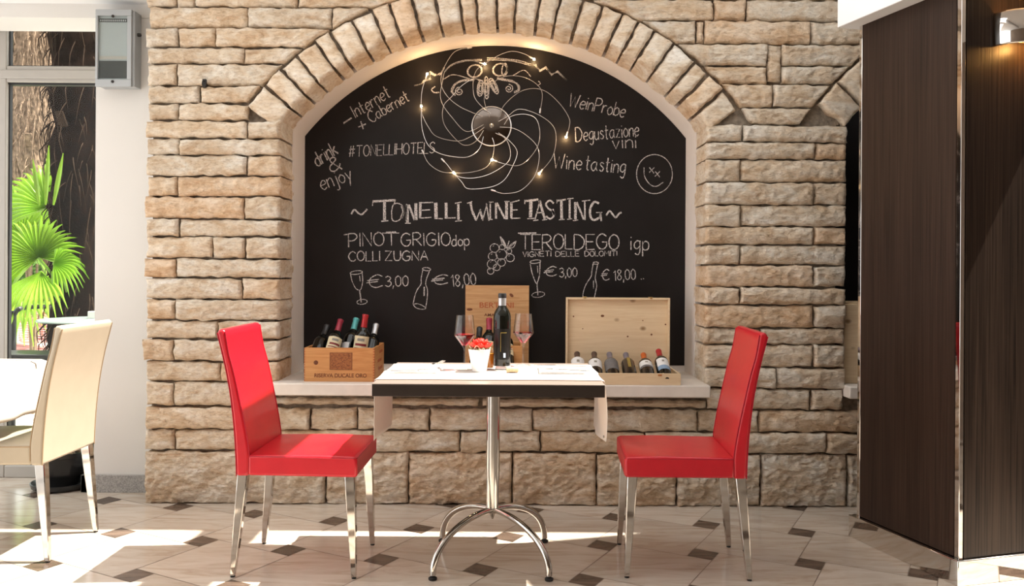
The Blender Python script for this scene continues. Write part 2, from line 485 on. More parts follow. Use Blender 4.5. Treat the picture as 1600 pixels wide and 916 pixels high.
# ------------------------------------------------------------------ mesh building
class MB:
    def __init__(self):
        self.v, self.f, self.mi, self.t = [], [], [], []
        self.tint = None

    def add(self, vs, fs, m=0, mx=None, tint=(0.5, 0.5, 0.5)):
        o = len(self.v)
        for p in vs:
            p = Vector(p)
            if mx is not None:
                p = mx @ p
            self.v.append(p)
            self.t.append(tint)
        for q in fs:
            self.f.append([o + i for i in q]); self.mi.append(m)
        return self

    def box(self, x0, x1, y0, y1, z0, z1, m=0, mx=None, tint=(0.5, 0.5, 0.5)):
        v = [(x0, y0, z0), (x1, y0, z0), (x1, y1, z0), (x0, y1, z0), (x0, y0, z1), (x1, y0, z1), (x1, y1, z1), (x0, y1, z1)]
        f = [(0, 3, 2, 1), (4, 5, 6, 7), (0, 1, 5, 4), (1, 2, 6, 5), (2, 3, 7, 6), (3, 0, 4, 7)]
        return self.add(v, f, m, mx, tint)

    def prism(self, poly, a, b, axis='Y', m=0, mx=None):
        """poly: 2D points; axis = extrusion axis. Y: poly=(x,z)  X: poly=(y,z)  Z: poly=(x,y)"""
        def P(p, h):
            return {'Y': (p[0], h, p[1]), 'X': (h, p[0], p[1]), 'Z': (p[0], p[1], h)}[axis]
        n = len(poly)
        v = [P(p, a) for p in poly] + [P(p, b) for p in poly]
        f = [list(range(n)), list(range(2 * n - 1, n - 1, -1))]
        f += [(i, i + n, (i + 1) % n + n, (i + 1) % n) for i in range(n)]
        return self.add(v, f, m, mx)

    def lathe(self, prof, n=32, m=0, mx=None, cap=True, ms=None):
        v, f, mm = [], [], []
        for r, z in prof:
            for k in range(n):
                a = 2 * math.pi * k / n
                v.append((r * math.cos(a), r * math.sin(a), z))
        o = len(self.v)
        self.add(v, [], m, mx)
        for i in range(len(prof) - 1):
            for k in range(n):
                k2 = (k + 1) % n
                self.f.append([o + i * n + k, o + i * n + k2, o + (i + 1) * n + k2, o + (i + 1) * n + k])
                self.mi.append(ms[i] if ms else m)
        if cap:
            if prof[0][0] > 1e-5:
                self.f.append([o + k for k in range(n)][::-1]); self.mi.append(ms[0] if ms else m)
            if prof[-1][0] > 1e-5:
                self.f.append([o + (len(prof) - 1) * n + k for k in range(n)]); self.mi.append(ms[-1] if ms else m)
        return self

    def tube(self, pts, rad, n=8, m=0, mx=None, cap=True, closed=False):
        pts = [Vector(p) for p in pts]
        if not hasattr(rad, '__len__'):
            rad = [rad] * len(pts)
        N = len(pts)
        o = len(self.v)
        up = None
        vs = []
        for i, p in enumerate(pts):
            if closed:
                t = (pts[(i + 1) % N] - pts[i - 1]).normalized()
            else:
                t = (pts[min(i + 1, N - 1)] - pts[max(i - 1, 0)]).normalized()
            if up is None:
                up = Vector((0, 0, 1)) if abs(t.z) < 0.9 else Vector((1, 0, 0))
            up = (up - t * up.dot(t)).normalized()
            s = t.cross(up)
            for k in range(n):
                a = 2 * math.pi * k / n
                vs.append(p + (up * math.cos(a) + s * math.sin(a)) * rad[i])
        self.add(vs, [], m, mx)
        for i in range(N if closed else N - 1):
            for k in range(n):
                k2 = (k + 1) % n
                j = (i + 1) % N
                self.f.append([o + i * n + k, o + i * n + k2, o + j * n + k2, o + j * n + k]); self.mi.append(m)
        if cap and not closed:
            self.f.append([o + k for k in range(n)][::-1]); self.mi.append(m)
            self.f.append([o + (N - 1) * n + k for k in range(n)]); self.mi.append(m)
        return self

    def grid(self, fn, nu, nv, m=0, mx=None, closed_u=False):
        v = [fn(i / nu, j / nv) for j in range(nv + 1) for i in range(nu + 1)]
        f = [(j * (nu + 1) + i, j * (nu + 1) + i + 1, (j + 1) * (nu + 1) + i + 1, (j + 1) * (nu + 1) + i) for j in range(nv) for i in range(nu)]
        return self.add(v, f, m, mx)

    def build(self, name, mats, parent=None, smooth=True, bevel=0, seg=2, angle=35, solid=0, subsurf=0, fixn=True, tint=False, loc=None):
        me = bpy.data.meshes.new(name)
        me.from_pydata([tuple(p) for p in self.v], [], self.f)
        if not isinstance(mats, (list, tuple)):
            mats = [mats]
        for m in mats:
            me.materials.append(m)
        me.polygons.foreach_set('material_index', self.mi)
        if tint:
            a = me.attributes.new('tint', 'FLOAT_COLOR', 'POINT')
            a.data.foreach_set('color', np.array([[*t, 1] for t in self.t], dtype=np.float32).ravel())
        if fixn:
            bm = bmesh.new(); bm.from_mesh(me)
            bmesh.ops.recalc_face_normals(bm, faces=bm.faces)
            bm.to_mesh(me); bm.free()
        me.polygons.foreach_set('use_smooth', [smooth] * len(me.polygons))
        if smooth:
            try:
                me.set_sharp_from_angle(angle=math.radians(angle))
            except Exception:
                pass
        me.update()
        o = bpy.data.objects.new(name, me)
        COL.objects.link(o)
        if parent is not None:
            o.parent = parent
        if loc is not None:
            o.location = loc
        if solid:
            s = o.modifiers.new('thickness', 'SOLIDIFY'); s.thickness = solid; s.offset = 0
        if bevel:
            b = o.modifiers.new('bevel', 'BEVEL'); b.width = bevel; b.segments = seg
            b.limit_method = 'ANGLE'; b.angle_limit = math.radians(40)
            b.harden_normals = False
        if subsurf:
            s = o.modifiers.new('subsurf', 'SUBSURF'); s.levels = subsurf; s.render_levels = subsurf
        return o


def tag(o, label=None, cat=None, group=None, kind=None):
    if label: o['label'] = label
    if cat: o['category'] = cat
    if group: o['group'] = group
    if kind: o['kind'] = kind
    return o


def thing(name, label, cat, loc=(0, 0, 0), rotz=0, group=None, rot=None):
    o = bpy.data.objects.new(name, None)
    o.empty_display_size = 0.05
    COL.objects.link(o)
    o.location = loc
    o.rotation_euler = rot if rot else (0, 0, rotz)
    return tag(o, label, cat, group)


def struct(o, label, cat):
    return tag(o, label, cat, None, 'structure')


def kids(o):
    return [c for c in bpy.data.objects if c.parent == o]


def dup(root, loc, rot, label, group=None):
    def cp(o, par):
        c = o.copy(); COL.objects.link(c)
        if par is not None: c.parent = par
        for ch in kids(o): cp(ch, c)
        return c
    r = cp(root, None)
    r.location = loc; r.rotation_euler = rot
    r['label'] = label
    if group: r['group'] = group
    return r


def smooth_pts(pts, k=6, closed=False):
    """Catmull-Rom through the points"""
    P = [Vector(p) for p in pts]
    n = len(P)
    if n < 3:
        return P
    out = []
    rngi = range(n if closed else n - 1)
    for i in rngi:
        p0 = P[(i - 1) % n] if closed or i > 0 else P[0] * 2 - P[1]
        p1, p2 = P[i], P[(i + 1) % n]
        p3 = P[(i + 2) % n] if closed or i + 2 < n else P[n - 1] * 2 - P[n - 2]
        for s in range(k):
            t = s / k
            out.append(0.5 * ((2 * p1) + (p2 - p0) * t + (2 * p0 - 5 * p1 + 4 * p2 - p3) * t * t + (3 * p1 - p0 - 3 * p2 + p3) * t ** 3))
    if not closed:
        out.append(P[-1])
    return out


def text_part(name, s, size, mx, material, parent, extrude=0.0004, cx=True, width=None, spacing=1.0):
    cu = bpy.data.curves.new(name, 'FONT')
    cu.body = s; cu.size = size; cu.extrude = extrude
    cu.space_character = spacing
    cu.offset = size * .016
    if cx: cu.align_x = 'CENTER'
    o = bpy.data.objects.new(name, cu)
    COL.objects.link(o)
    bpy.context.view_layer.update()
    me = bpy.data.meshes.new_from_object(o)
    bpy.data.objects.remove(o)
    me.name = name
    if width:
        xs = [v.co.x for v in me.vertices]
        k = width / (max(xs) - min(xs))
        for v in me.vertices: v.co.x *= k
    me.transform(mx)
    me.materials.clear(); me.materials.append(material)
    o = bpy.data.objects.new(name, me)
    COL.objects.link(o); o.parent = parent
    return o


FACE = Matrix.Rotation(math.radians(90), 4, 'X')     # text lying in xy -> standing, facing -Y
T = Matrix.Translation

# ------------------------------------------------------------------ floor
A_, B_ = 0.3905, 0.100                      # large tile, dark insert
TH = math.radians(-29.1)
e1 = Vector((math.cos(TH), math.sin(TH))); e2 = Vector((-e1.y, e1.x))
org = Vector((-0.8915, -0.654))
XL, XR, YB, YF = -3.6, 4.2, 0.55, -6.4
fl = MB()
g = 0.0017


def clip_poly(poly, x0, x1, y0, y1):
    def cl(ps, inside, inter):
        out = []
        for i in range(len(ps)):
            a, b = ps[i], ps[(i + 1) % len(ps)]
            ia, ib = inside(a), inside(b)
            if ia: out.append(a)
            if ia != ib: out.append(inter(a, b))
        return out
    for ax, lim, sg in ((0, x0, 1), (0, x1, -1), (1, y0, 1), (1, y1, -1)):
        if not poly: return poly
        poly = cl(poly, lambda p: (p[ax] - lim) * sg >= 0, lambda a, b: a + (b - a) * ((lim - a[ax]) / (b[ax] - a[ax])))
    return poly


def tile(cx, cy, h, m):
    c = org + e1 * cx + e2 * cy
    q = [c + e1 * sx * h + e2 * sy * h for sx, sy in ((-1, -1), (1, -1), (1, 1), (-1, 1))]
    q = clip_poly(q, XL, XR, YF, YB)
    if len(q) >= 3:
        fl.add([(p.x, p.y, 0) for p in q], [list(range(len(q)))], m, tint=(rng.random(), rng.random(), rng.random()))


for i in range(-28, 29):
    for j in range(-28, 29):
        lx, ly = i * A_ - j * B_, i * B_ + j * A_
        c = org + e1 * lx + e2 * ly
        if not (XL - 1 < c.x < XR + 1 and YF - 1 < c.y < YB + 1): continue
        tile(lx, ly, B_ / 2 - g, 1)
        tile(lx + (A_ + B_) / 2, ly + (B_ - A_) / 2, A_ / 2 - g, 0)
fl.box(XL, XR, YF, YB, -0.1, -0.0012, 2)
floor = fl.build('floor', [M['tile'], M['insert'], M['grout']], smooth=False, tint=True, fixn=False)
struct(floor, 'cream marble tile floor with small brown square inserts', 'floor')

# ------------------------------------------------------------------ the stone wall
DW = 4.04                                   # distance of the stone faces
YM = 0.045                                  # mortar plane
YP, YBD = 0.24, 0.485                       # plaster start, blackboard plane
ACX, ACZ, RIN, ROUT = -0.093, 1.0228, 1.309, 1.4755
JL, JR = -1.115, 0.929                      # niche jambs
ZSPR = ACZ + math.sqrt(RIN ** 2 - 1.022 ** 2)
ZSILL = 0.590
N2L = 1.602                                 # left jamb of the second niche
A2X = N2L + 1.022
ZTOP = 2.62


def wx(px, py=420): return PX(px, py, DW)[0]
def wz(py, px=800): return PX(px, py, DW)[1]


stone_n = [0]


def stone(mb, q, yf=0.0, depth=0.05, res=0.0085, amp=1.0, m=0, deep_res=None):
    """q: bl, br, tr, tl as (x, z); rough hewn block seen from -Y"""
    stone_n[0] += 1
    seed = stone_n[0] * 3.17
    bl, br, tr, tl = [Vector(p) for p in q]
    W = ((br - bl).length + (tr - tl).length) / 2
    H = ((tl - bl).length + (tr - br).length) / 2
    nx, nz = max(3, int(W / res)), max(3, int(H / res))
    yf = yf + rng.uniform(-0.006, 0.008)
    tx, tz = rng.uniform(-0.010, 0.010), rng.uniform(-0.012, 0.004)
    tint = (rng.random() ** 2.2, rng.random(), rng.random())
    vs, fs = [], []
    for j in range(nz + 1):
        for i in range(nx + 1):
            s, t = i / nx, j / nz
            p = (bl * (1 - s) + br * s) * (1 - t) + (tl * (1 - s) + tr * s) * t
            e = min(s * W, (1 - s) * W, t * H, (1 - t) * H)
            k = max(0.0, 1 - e / 0.011)
            y = yf + 0.013 * k * k
            y += tx * (s - .5) + tz * (t - .5)
            n1 = noise.fractal(Vector((p.x * 8 + seed, p.y * 16, seed)), 1.0, 2.1, 3)
            n2 = noise.ridged_multi_fractal(Vector((p.x * 19, p.y * 38 + seed, seed * .7)), 1.0, 2.0, 4, 1.0, 2.0)
            n3 = noise.noise(Vector((p.x * 60 + seed, p.y * 80, 3)))
            y += amp * (-0.0065 * n1 - 0.0075 * (n2 - 1.1) - 0.003 * n3)
            y -= 0.008 * amp * (1 - k) * math.sin(math.pi * t)
            ex = noise.noise(Vector((p.x * 26, p.y * 26, seed)))
            ez = noise.noise(Vector((p.x * 22, p.y * 30, seed + 9)))
            kk = k ** 0.7
            vs.append((p.x + ex * 0.006 * kk, y, p.y + ez * 0.008 * kk))
    for j in range(nz):
        for i in range(nx):
            a = j * (nx + 1) + i
            fs.append((a, a + 1, a + nx + 2, a + nx + 1))
    # perimeter loop going back
    loop = [i for i in range(nx + 1)] + [(j) * (nx + 1) + nx for j in range(1, nz + 1)] + \
           [nz * (nx + 1) + i for i in range(nx - 1, -1, -1)] + [j * (nx + 1) for j in range(nz - 1, 0, -1)]
    c = (bl + br + tr + tl) / 4
    rings = max(2, int(depth / (deep_res or 0.03)))
    prev = loop
    for r in range(1, rings + 1):
        cur = []
        for idx in loop:
            x, y, z = vs[idx]
            yy = y + (yf + depth - y) * r / rings
            n1 = noise.noise(Vector((x * 24 + seed, yy * 24, z * 24)))
            d = Vector((x - c.x, z - c.y)); d.normalize()
            s = amp * 0.006 * (n1 - 0.5)
            cur.append(len(vs)); vs.append((x + d.x * s, yy, z + d.y * s))
        L = len(loop)
        for k in range(L):
            fs.append((prev[k], prev[(k + 1) % L], cur[(k + 1) % L], cur[k]))
        prev = cur
    mb.add(vs, fs, m, tint=tint)


wall = MB()
G = 0.0036     # half joint


def ring_x(z, side, cx=ACX):
    """outer edge of the arch ring at height z; side -1 left +1 right"""
    R = ROUT + 0.012
    h = z - ACZ
    if h >= R: return cx
    return cx + side * math.sqrt(R * R - h * h)


def course(y_top, y_bot, xs, endL=None, endR=None, depL=0.05, depR=0.05, **kw):
    """one course of stones; y in unrolled px at the wall, xs px joints"""
    zt, zb = CAMZ - (y_top - HZ) * DW / F - G, CAMZ - (y_bot - HZ) * DW / F + G
    if zb < 0.03: zb = 0.0
    X = [(wx(x), wx(x)) for x in xs]                # (bottom, top)
    if endL: X[0] = endL(zb, zt)
    if endR: X[-1] = endR(zb, zt)
    for i in range(len(X) - 1):
        g0 = G * 0.7 if i > 0 else 0
        g1 = G * 0.7 if i < len(X) - 2 else 0
        dz = rng.uniform(-.0025, .0025)
        dep = 0.05
        if i == 0: dep = depL
        if i == len(X) - 2: dep = depR
        stone(wall, [(X[i][0] + g0, zb + dz), (X[i + 1][0] - g1, zb - dz), (X[i + 1][1] - g1, zt - dz), (X[i][1] + g0, zt + dz)], depth=dep, **kw)


ringL = lambda zb, zt: (ring_x(zb, -1), ring_x(zt, -1))
ringR = lambda zb, zt: (ring_x(zb, 1), ring_x(zt, 1))
jamL = lambda zb, zt: (JL, JL)
jamR = lambda zb, zt: (JR, JR)
jam2 = lambda zb, zt: (N2L, N2L)
ring2 = lambda zb, zt: (ring_x(zb, -1, A2X), ring_x(zt, -1, A2X))
XE = -1.757
edge = lambda zb, zt: (XE + rng.uniform(-.012, .006),) * 2
DJ = YP + 0.015

yl = [-62, -25, 10, 42.5, 72.7, 99, 134, 161, 188, 216, 242.5, 275, 307, 342, 370, 404, 434.5, 468, 501.5, 531, 565, 597.5, 635]
yl = [y + 2.9 for y in yl]
L_rows = [([222, 330, 480, 700], ringL), ([222, 272, 301, 462, 640], ringL), ([222, 384, 516, 558], ringL), ([222, 274.6, 333.5, 496], ringL),
          ([222, 378, 462], ringL), ([222, 273.5, 434], ringL), ([222, 309.5, 400], ringL), ([222, 276, 385], None)]
for k, (xs, er) in enumerate(L_rows):
    course(yl[k], yl[k + 1], xs, edge, er)
jam_rows = [[222, 384, 438], [222, 278.5, 438], [222, 384, 438], [222, 275, 438], [222, 380.5, 438], [222, 278, 438], [222, 331, 382.7, 438],
            [222, 274, 438], [222, 378, 438], [222, 273, 438], [222, 340, 438], [222, 271, 438], [222, 345, 438]]
for k, xs in enumerate(jam_rows):
    course(yl[8 + k], yl[9 + k], xs, edge, jamL, depR=DJ)
course(yl[21], 638, [222, 270.5, 428], edge, None)

yr = [-68, -34, -1, 32.5, 68.5, 102, 131, 168, 195, 222, 249, 284.6, 320, 354, 382.6, 414.5, 449, 477, 513, 539, 575, 608, 645]
yr = [y - 2.5 for y in yr]
for k, (xs, eR) in enumerate([([900, 1010, 1180, 1300, 1420, 1600], None), ([930, 1060, 1240, 1360, 1480, 1640], None), ([949, 1113, 1164, 1330, 1450, 1560], ring2),
                              ([1020, 1086, 1098, 1265, 1345, 1420], ring2), ([1058, 1198], None), ([1110, 1197], None),
                              ([1140, 1206, 1285], ring2), ([1160, 1270], ring2)]):
    course(yr[k], yr[k + 1], xs, ringR, eR)
course(yr[4], yr[5], [1220, 1345], None, ring2)
course(yr[5], yr[6], [1220, 1310], None, ring2)
course(yr[4], yr[6] - 2, [1199, 1219], None, None)
for k, xs in enumerate([[1100, 1159, 1321], [1100, 1274, 1321], [1100, 1157, 1321], [1100, 1272, 1321], [1100, 1157.7, 1321], [1100, 1273, 1321],
                        [1100, 1157, 1321], [1100, 1272.6, 1321], [1100, 1157, 1321], [1100, 1272.6, 1321], [1100, 1190, 1321], [1100, 1272.6, 1321], [1100, 1215, 1321]]):
    course(yr[8 + k], yr[9 + k], xs, jamR, jam2, depL=DJ, depR=DJ)
course(yr[21], 639, [1107, 1269.4, 1319], None, None)
# courses below the sill
course(624.5, 636.5, [429, 749], None, None, res=0.0085, amp=0.35)
course(624.5, 636.5, [755, 1105], None, None, res=0.0085, amp=0.35)
course(639.5, 674.5, [222, 429, 485.8, 559, 672, 834, 1092, 1188, 1345, 1470, 1620], edge)
course(674.5, 708, [222, 272.7, 430, 585, 720.7, 846, 1010, 1150, 1294, 1430, 1620], edge)
course(708, 792, [222, 382, 510, 640, 802.5, 934, 1059, 1191, 1327, 1480, 1640], edge, amp=1.5)
# arch voussoirs
angs = [-53.4, -48.1, -43.9, -40.1, -35.7, -32.5, -27.8, -23.6, -20.1, -15.8, -11.35, -6.7, -3.55, 0.55, 4.3, 8.9, 12.7, 16.9, 20.8, 24.7, 28.1, 31.5, 35.8, 41.0, 44.4, 48.5, 53.2]


def vouss(cx, a0, a1, r0=RIN, r1=ROUT):
    jo = rng.uniform(-.012, .004)
    ga = 0.0065 / 1.39
    a0, a1 = math.radians(a0) + ga, math.radians(a1) - ga
    def P(a, r): return (cx + math.sin(a) * r, ACZ + math.cos(a) * r)
    stone(wall, [P(a0, r0), P(a1, r0), P(a1, r1 + jo), P(a0, r1 + jo * .6)], yf=-0.004, depth=DJ, amp=0.6, m=1, deep_res=0.03)


for a0, a1 in zip(angs[:-1], angs[1:]):
    vouss(ACX, a0, a1)
for a0, a1 in ((-52, -46.5), (-46.5, -40.5), (-40.5, -35.5), (-35.5, -31), (-31, -26.5), (-26.5, -22)):
    vouss(A2X, a0, a1)


# mortar body with the two niches cut out (prism of outline polygons)
def arc_pts(cx, r, n=28, a=None):
    a = a if a is not None else math.asin(1.022 / RIN)
    return [(cx + r * math.sin(-a + 2 * a * i / n), ACZ + r * math.cos(-a + 2 * a * i / n)) for i in range(n + 1)]


RM = RIN + 0.03
arcm = arc_pts(ACX, RM)
XWR = 2.9


def wall_slab(y0, y1, m):
    wall.box(XE + 0.015, JL - 0.035, y0, y1, 0, ZSPR, m)                       # left pier
    wall.box(JR + 0.035, N2L - 0.035, y0, y1, 0, ZSPR, m)                     # middle pier
    wall.box(JL - 0.035, JR + 0.035, y0, y1, 0, ZSILL - 0.062, m)
    wall.box(N2L - 0.035, XWR, y0, y1, 0, ZSILL - 0.062, m)
    # over the arches: strips following the curve
    for cx, x0, x1 in ((ACX, XE + 0.015, 1.26), (A2X, 1.26, XWR)):
        xs = [x0, cx - 1.06] + [p[0] for p in arc_pts(cx, RM)] + [cx + 1.06, x1]
        for a, b in zip(xs[:-1], xs[1:]):
            if a >= x1: break
            b = min(b, x1)
            if b - a < 1e-4: continue
            def zc(x):
                d = abs(x - cx)
                return ACZ + math.sqrt(max(0, RM * RM - d * d)) if d < 1.0455 else ZSPR
            za, zb = (ZSPR, ZSPR) if (b <= cx - 1.045 or a >= cx + 1.045) else (zc(a), zc(b))
            wall.prism([(a, za), (b, zb), (b, ZTOP), (a, ZTOP)], y0, y1, 'Y', m)


wall_slab(YM, YBD + 0.05, 2)
wo = wall.build('wall_back', [M['stone'], M['arch_stone'], M['mortar']], tint=True, fixn=True, angle=60)
struct(wo, 'rough hewn cream limestone wall with an arched niche', 'wall')

# niche reveal in smooth plaster
rv = MB()


def reveal(cx, xl, xr):
    out = [(xl, ZSILL - .03)] + arc_pts(cx, RIN + 0.002, 40) + [(xr, ZSILL - .03)]
    inn = [(xl, ZSILL - .03)] + arc_pts(cx, RIN, 40) + [(xr, ZSILL - .03)]
    n = len(out)
    v = [(p[0], YP, p[1]) for p in out] + [(p[0], YBD, p[1]) for p in inn]
    v += [(p[0] + math.copysign(.03, p[0] - cx), YP + .003, p[1] + .02) for p in out]
    rv.add(v, [(i, i + 1, n + i + 1, n + i) for i in range(n - 1)] + [(i, i + 1, 2 * n + i + 1, 2 * n + i) for i in range(n - 1)])


reveal(ACX, JL, JR)
rv.box(JL - .02, JR + .02, YBD + .012, YBD + .04, ZSILL - .02, 2.40)
ro = rv.build('trim_1', M['plaster'], angle=40)
struct(ro, 'smooth pale plaster reveal lining the arched niche', 'trim')
rv = MB()
reveal(A2X, N2L, N2L + 2.044)
ro = rv.build('trim_3', M['plaster'], angle=40)
struct(ro, 'plaster reveal of the second niche at the right edge of the wall', 'trim')

# sills
def sill(x0, x1, name, label):
    s = MB()
    ns = 60
    def f(u, v):
        x = x0 + (x1 - x0) * u
        return (x, 0, 0)
    s.box(x0, x1, -0.075, YBD + .012, ZSILL - .058, ZSILL)
    o = s.build(name, M['sill'], bevel=0.006, seg=2)
    return struct(o, label, 'window sill')


sill(wx(428), wx(1106), 'trim_2', 'pale marble sill across the bottom of the arched niche')
sill(N2L - .01, XWR, 'trim_4', 'marble sill of the second niche behind the dark panelled pillar')

# ------------------------------------------------------------------ left bay: pier, lintel, window, ceiling
p = MB()
p.box(-2.10, XE + 0.03, 0.20, 0.56, 0, 2.385)
p.box(-3.6, XE + 0.03, 0.20, 0.455, 2.385, 2.7)
p.box(-3.6, XE + 0.03, 0.455, 0.56, 2.50, 2.7)
p.box(-2.10, XE + 0.03, 0.455, 0.56, 2.385, 2.50)
o = p.build('wall_left', M['whitewall'], bevel=0.004)
struct(o, 'white painted pier between the window and the stone wall', 'wall')
b = MB()
b.box(-2.155, XE + 0.02, 0.185, 0.20, 0, 0.088)
b.box(-2.155, -2.10, 0.185, 0.48, 0, 0.088)
struct(b.build('baseboard_left', M['granite'], bevel=0.002), 'speckled grey granite baseboard at the foot of the white pier', 'baseboard')

WY = 0.50
win = thing('window_1', 'tall fixed window with a pale grey frame beside the white pier', 'window', (0, WY, 0))
win['kind'] = 'structure'
fr = MB()
XF0, XF1 = -2.80, -2.02
zt0, zt1 = 2.118, 2.205
fr.box(XF0, -2.712, -0.03, 0.016, 0, 2.50)                       # left stile
fr.box(XF0 - 0.9, XF0 - .005, -0.02, 0.05, 0, 2.50)
fr.box(-2.712, XF1, -0.03, 0.05, 2.435, 2.50)
fr.box(-2.712, XF1, -0.03, 0.05, zt0, zt1)
fr.box(-2.712, XF1, -0.03, 0.05, 0, 0.065)
fr.box(-2.74, XF1, -0.04, -0.028, zt0 + .018, zt1 - .022)
fr.build('window_frame', M['alu'], win, bevel=0.005)
gs = MB()
for z0, z1 in ((0.065, zt0), (zt1, 2.435)):
    gs.box(-2.712, -2.705, -0.006, 0.018, z0, z1); gs.box(-2.712, XF1, -0.012, 0.03, z1 - .010, z1)
    gs.box(-2.712, XF1, -0.012, 0.03, z0, z0 + .006)
gs.build('gasket', M['gasket'], win)
for z0, z1 in ((0.065, zt0), (zt1, 2.435)):
    q = MB(); q.box(-2.71, XF1, 0.008, 0.012, z0, z1)
    q.build('pane', M['pane'], win, smooth=False)

# glass-roofed room: ceiling strip at the wall, one beam, left bay soffit, unseen covers and solid roof added to cut skylight
c = MB()
c.box(XE - .02, 4.2, -0.24, 0.56, ZTOP, ZTOP + .15)
c.box(0.19, 0.39, -5.0, -0.24, ZTOP, ZTOP + .12)
c.box(2.28, 4.2, -0.70, -0.24, ZTOP, ZTOP + .12)  # unseen cover added to hold skylight off the right side
c.box(2.28, 4.2, -1.75, -1.35, ZTOP, ZTOP + .12)  # second unseen cover, added to narrow the right roof opening
c.box(-3.6, XE - .03, -0.9, 0.24, 2.455, 2.60)
c.box(-3.6, 4.2, -6.4, -1.75, ZTOP + .15, ZTOP + .3)  # unseen solid roof, brought forward to cut frontal light
struct(c.build('ceiling', M['ceil'], bevel=0.004), 'white ceiling framing a glass roof, with unseen covers added to cut skylight', 'ceiling')
wf = MB(); wf.box(-3.6, 4.2, -6.5, -6.4, 0, 2.9)  # out of view, added so skylight does not flood in from the front
struct(wf.build('wall_front', M['backwall']), 'unseen brown wall added behind the camera to keep out skylight', 'wall')
wf = MB(); wf.box(4.2, 4.3, -6.4, .56, 0, 2.75)  # out of view, added to block light from the open right side
struct(wf.build('wall_east', M['backwall']), 'unseen brown wall added beyond the panelled pillar to block skylight', 'wall')

# ------------------------------------------------------------------ right: dark panelled pillar
AN = math.radians(16.0)
pil = thing('wall_right', 'dark wood panelled pillar with a mirror steel plinth', 'pillar', (1.612, -1.007, 0), AN)
pil['kind'] = 'structure'
DP, WPn = 0.60, 1.5          # depth towards the wall (+y local), width to the right (+x local)
ZPT = 2.178
q = MB(); q.box(0.030, WPn, 0.028, DP - .03, 0.0, ZPT + .02)
q.build('core', M['veneer'], pil)
q = MB(); q.box(0.022, 0.034, 0.045, DP - .035, 0.095, ZPT)
q.build('side_panel', M['veneer'], pil, bevel=0.001)
q = MB(); q.box(0.040, WPn, 0.016, 0.030, 0.095, ZPT)
q.build('front_panel', M['veneer2'], pil, bevel=0.001)
q = MB()
q.box(0.016, 0.034, 0.014, 0.036, 0.09, ZPT)
q.box(0.020, 0.034, DP - .045, DP - .028, 0.09, ZPT)
q.build('corner_strip', M['mirror'], pil, bevel=0.002)
q = MB(); q.box(0.0, WPn, 0.0, DP, 0.0, 0.093)
q.build('plinth', M['mirror'], pil, bevel=0.003)
# white soffit above
sf = thing('ceiling_soffit', 'white boxed soffit above the dark panelled pillar', 'ceiling', (1.612, -1.007, 0), AN)
sf['kind'] = 'structure'; sf.name = 'trim_5'
q = MB(); q.box(-0.055, 0.64, -1.0, DP + .02, ZPT, ZPT + .42)
q.build('soffit_box', M['ceil'], sf, bevel=0.003)

# chrome wall lamp on the pillar front
sc = thing('wall_lamp', 'curved chrome up and down wall lamp on the dark pillar', 'wall lamp', (1.612 + math.cos(AN) * .281 , -1.007 + math.sin(AN) * .281 + .016, 0), AN)
q = MB()
prof = [(0.124, 1.962), (0.1265, 1.968), (0.129, 2.02), (0.129, 2.03), (0.1265, 2.078), (0.124, 2.084)]
n = 28
vs, fs = [], []
for r, z in prof:
    for k in range(n + 1):
        a = math.pi + math.pi * k / n
        vs.append((r * math.cos(a), r * math.sin(a) * .85 , z))
for i in range(len(prof) - 1):
    for k in range(n):
        fs.append((i * (n + 1) + k, i * (n + 1) + k + 1, (i + 1) * (n + 1) + k + 1, (i + 1) * (n + 1) + k))
q.add(vs, fs)
q.build('shade', M['mirror'], sc, solid=0.003)
q = MB(); q.box(-.05, .05, -.02, -.001, 1.98, 2.06)
q.build('lamp_bracket', M['steel'], sc)
q = MB(); q.lathe([(0.0, 1.99), (0.014, 1.995), (0.016, 2.02), (0.014, 2.045), (0, 2.05)], 14, 0, T((0, -.05, 0)))
q.build('bulb', M['sconce_light'], sc)
for zz, dz in ((2.02, -1), (2.03, 1)):
    pass
ld = bpy.data.lights.new('lamp_glow', 'POINT'); ld.energy = 1.6; ld.color = (1, .5, .14); ld.shadow_soft_size = 0.015
lo = bpy.data.objects.new('lamp_glow', ld); COL.objects.link(lo); lo.parent = sc; lo.location = (0, -.07, 1.975)

# second niche: its blackboard and a pale box on its sill
q = MB(); q.box(N2L - .02, XWR, YBD, YBD + .012, ZSILL - .01, 2.40)
o = q.build('chalkboard', M['board']); tag(o, 'black board in the second niche, seen as a sliver beside the dark pillar', 'blackboard')
x0 = N2L + .006
bx = thing('wooden_box', 'pale wooden box standing upright on the sill at the right beside the dark pillar', 'box', (x0 + .10, 0.09, ZSILL))
q = MB(); q.box(-.10, .10, -.05, -.035, 0, .385); q.box(-.10, -.088, -.035, .12, 0, .385); q.box(.088, .10, -.035, .12, 0, .385); q.box(-.088, .088, .105, .12, 0, .385)
q.box(-.088, .088, -.035, .105, 0, .012)
q.build('case', M['pine_pale'], bx, bevel=0.004)
q = MB(); q.box(-.092, .092, -.042, .112, .385, .395)
q.build('lid', M['pine_pale'], bx, bevel=0.003)


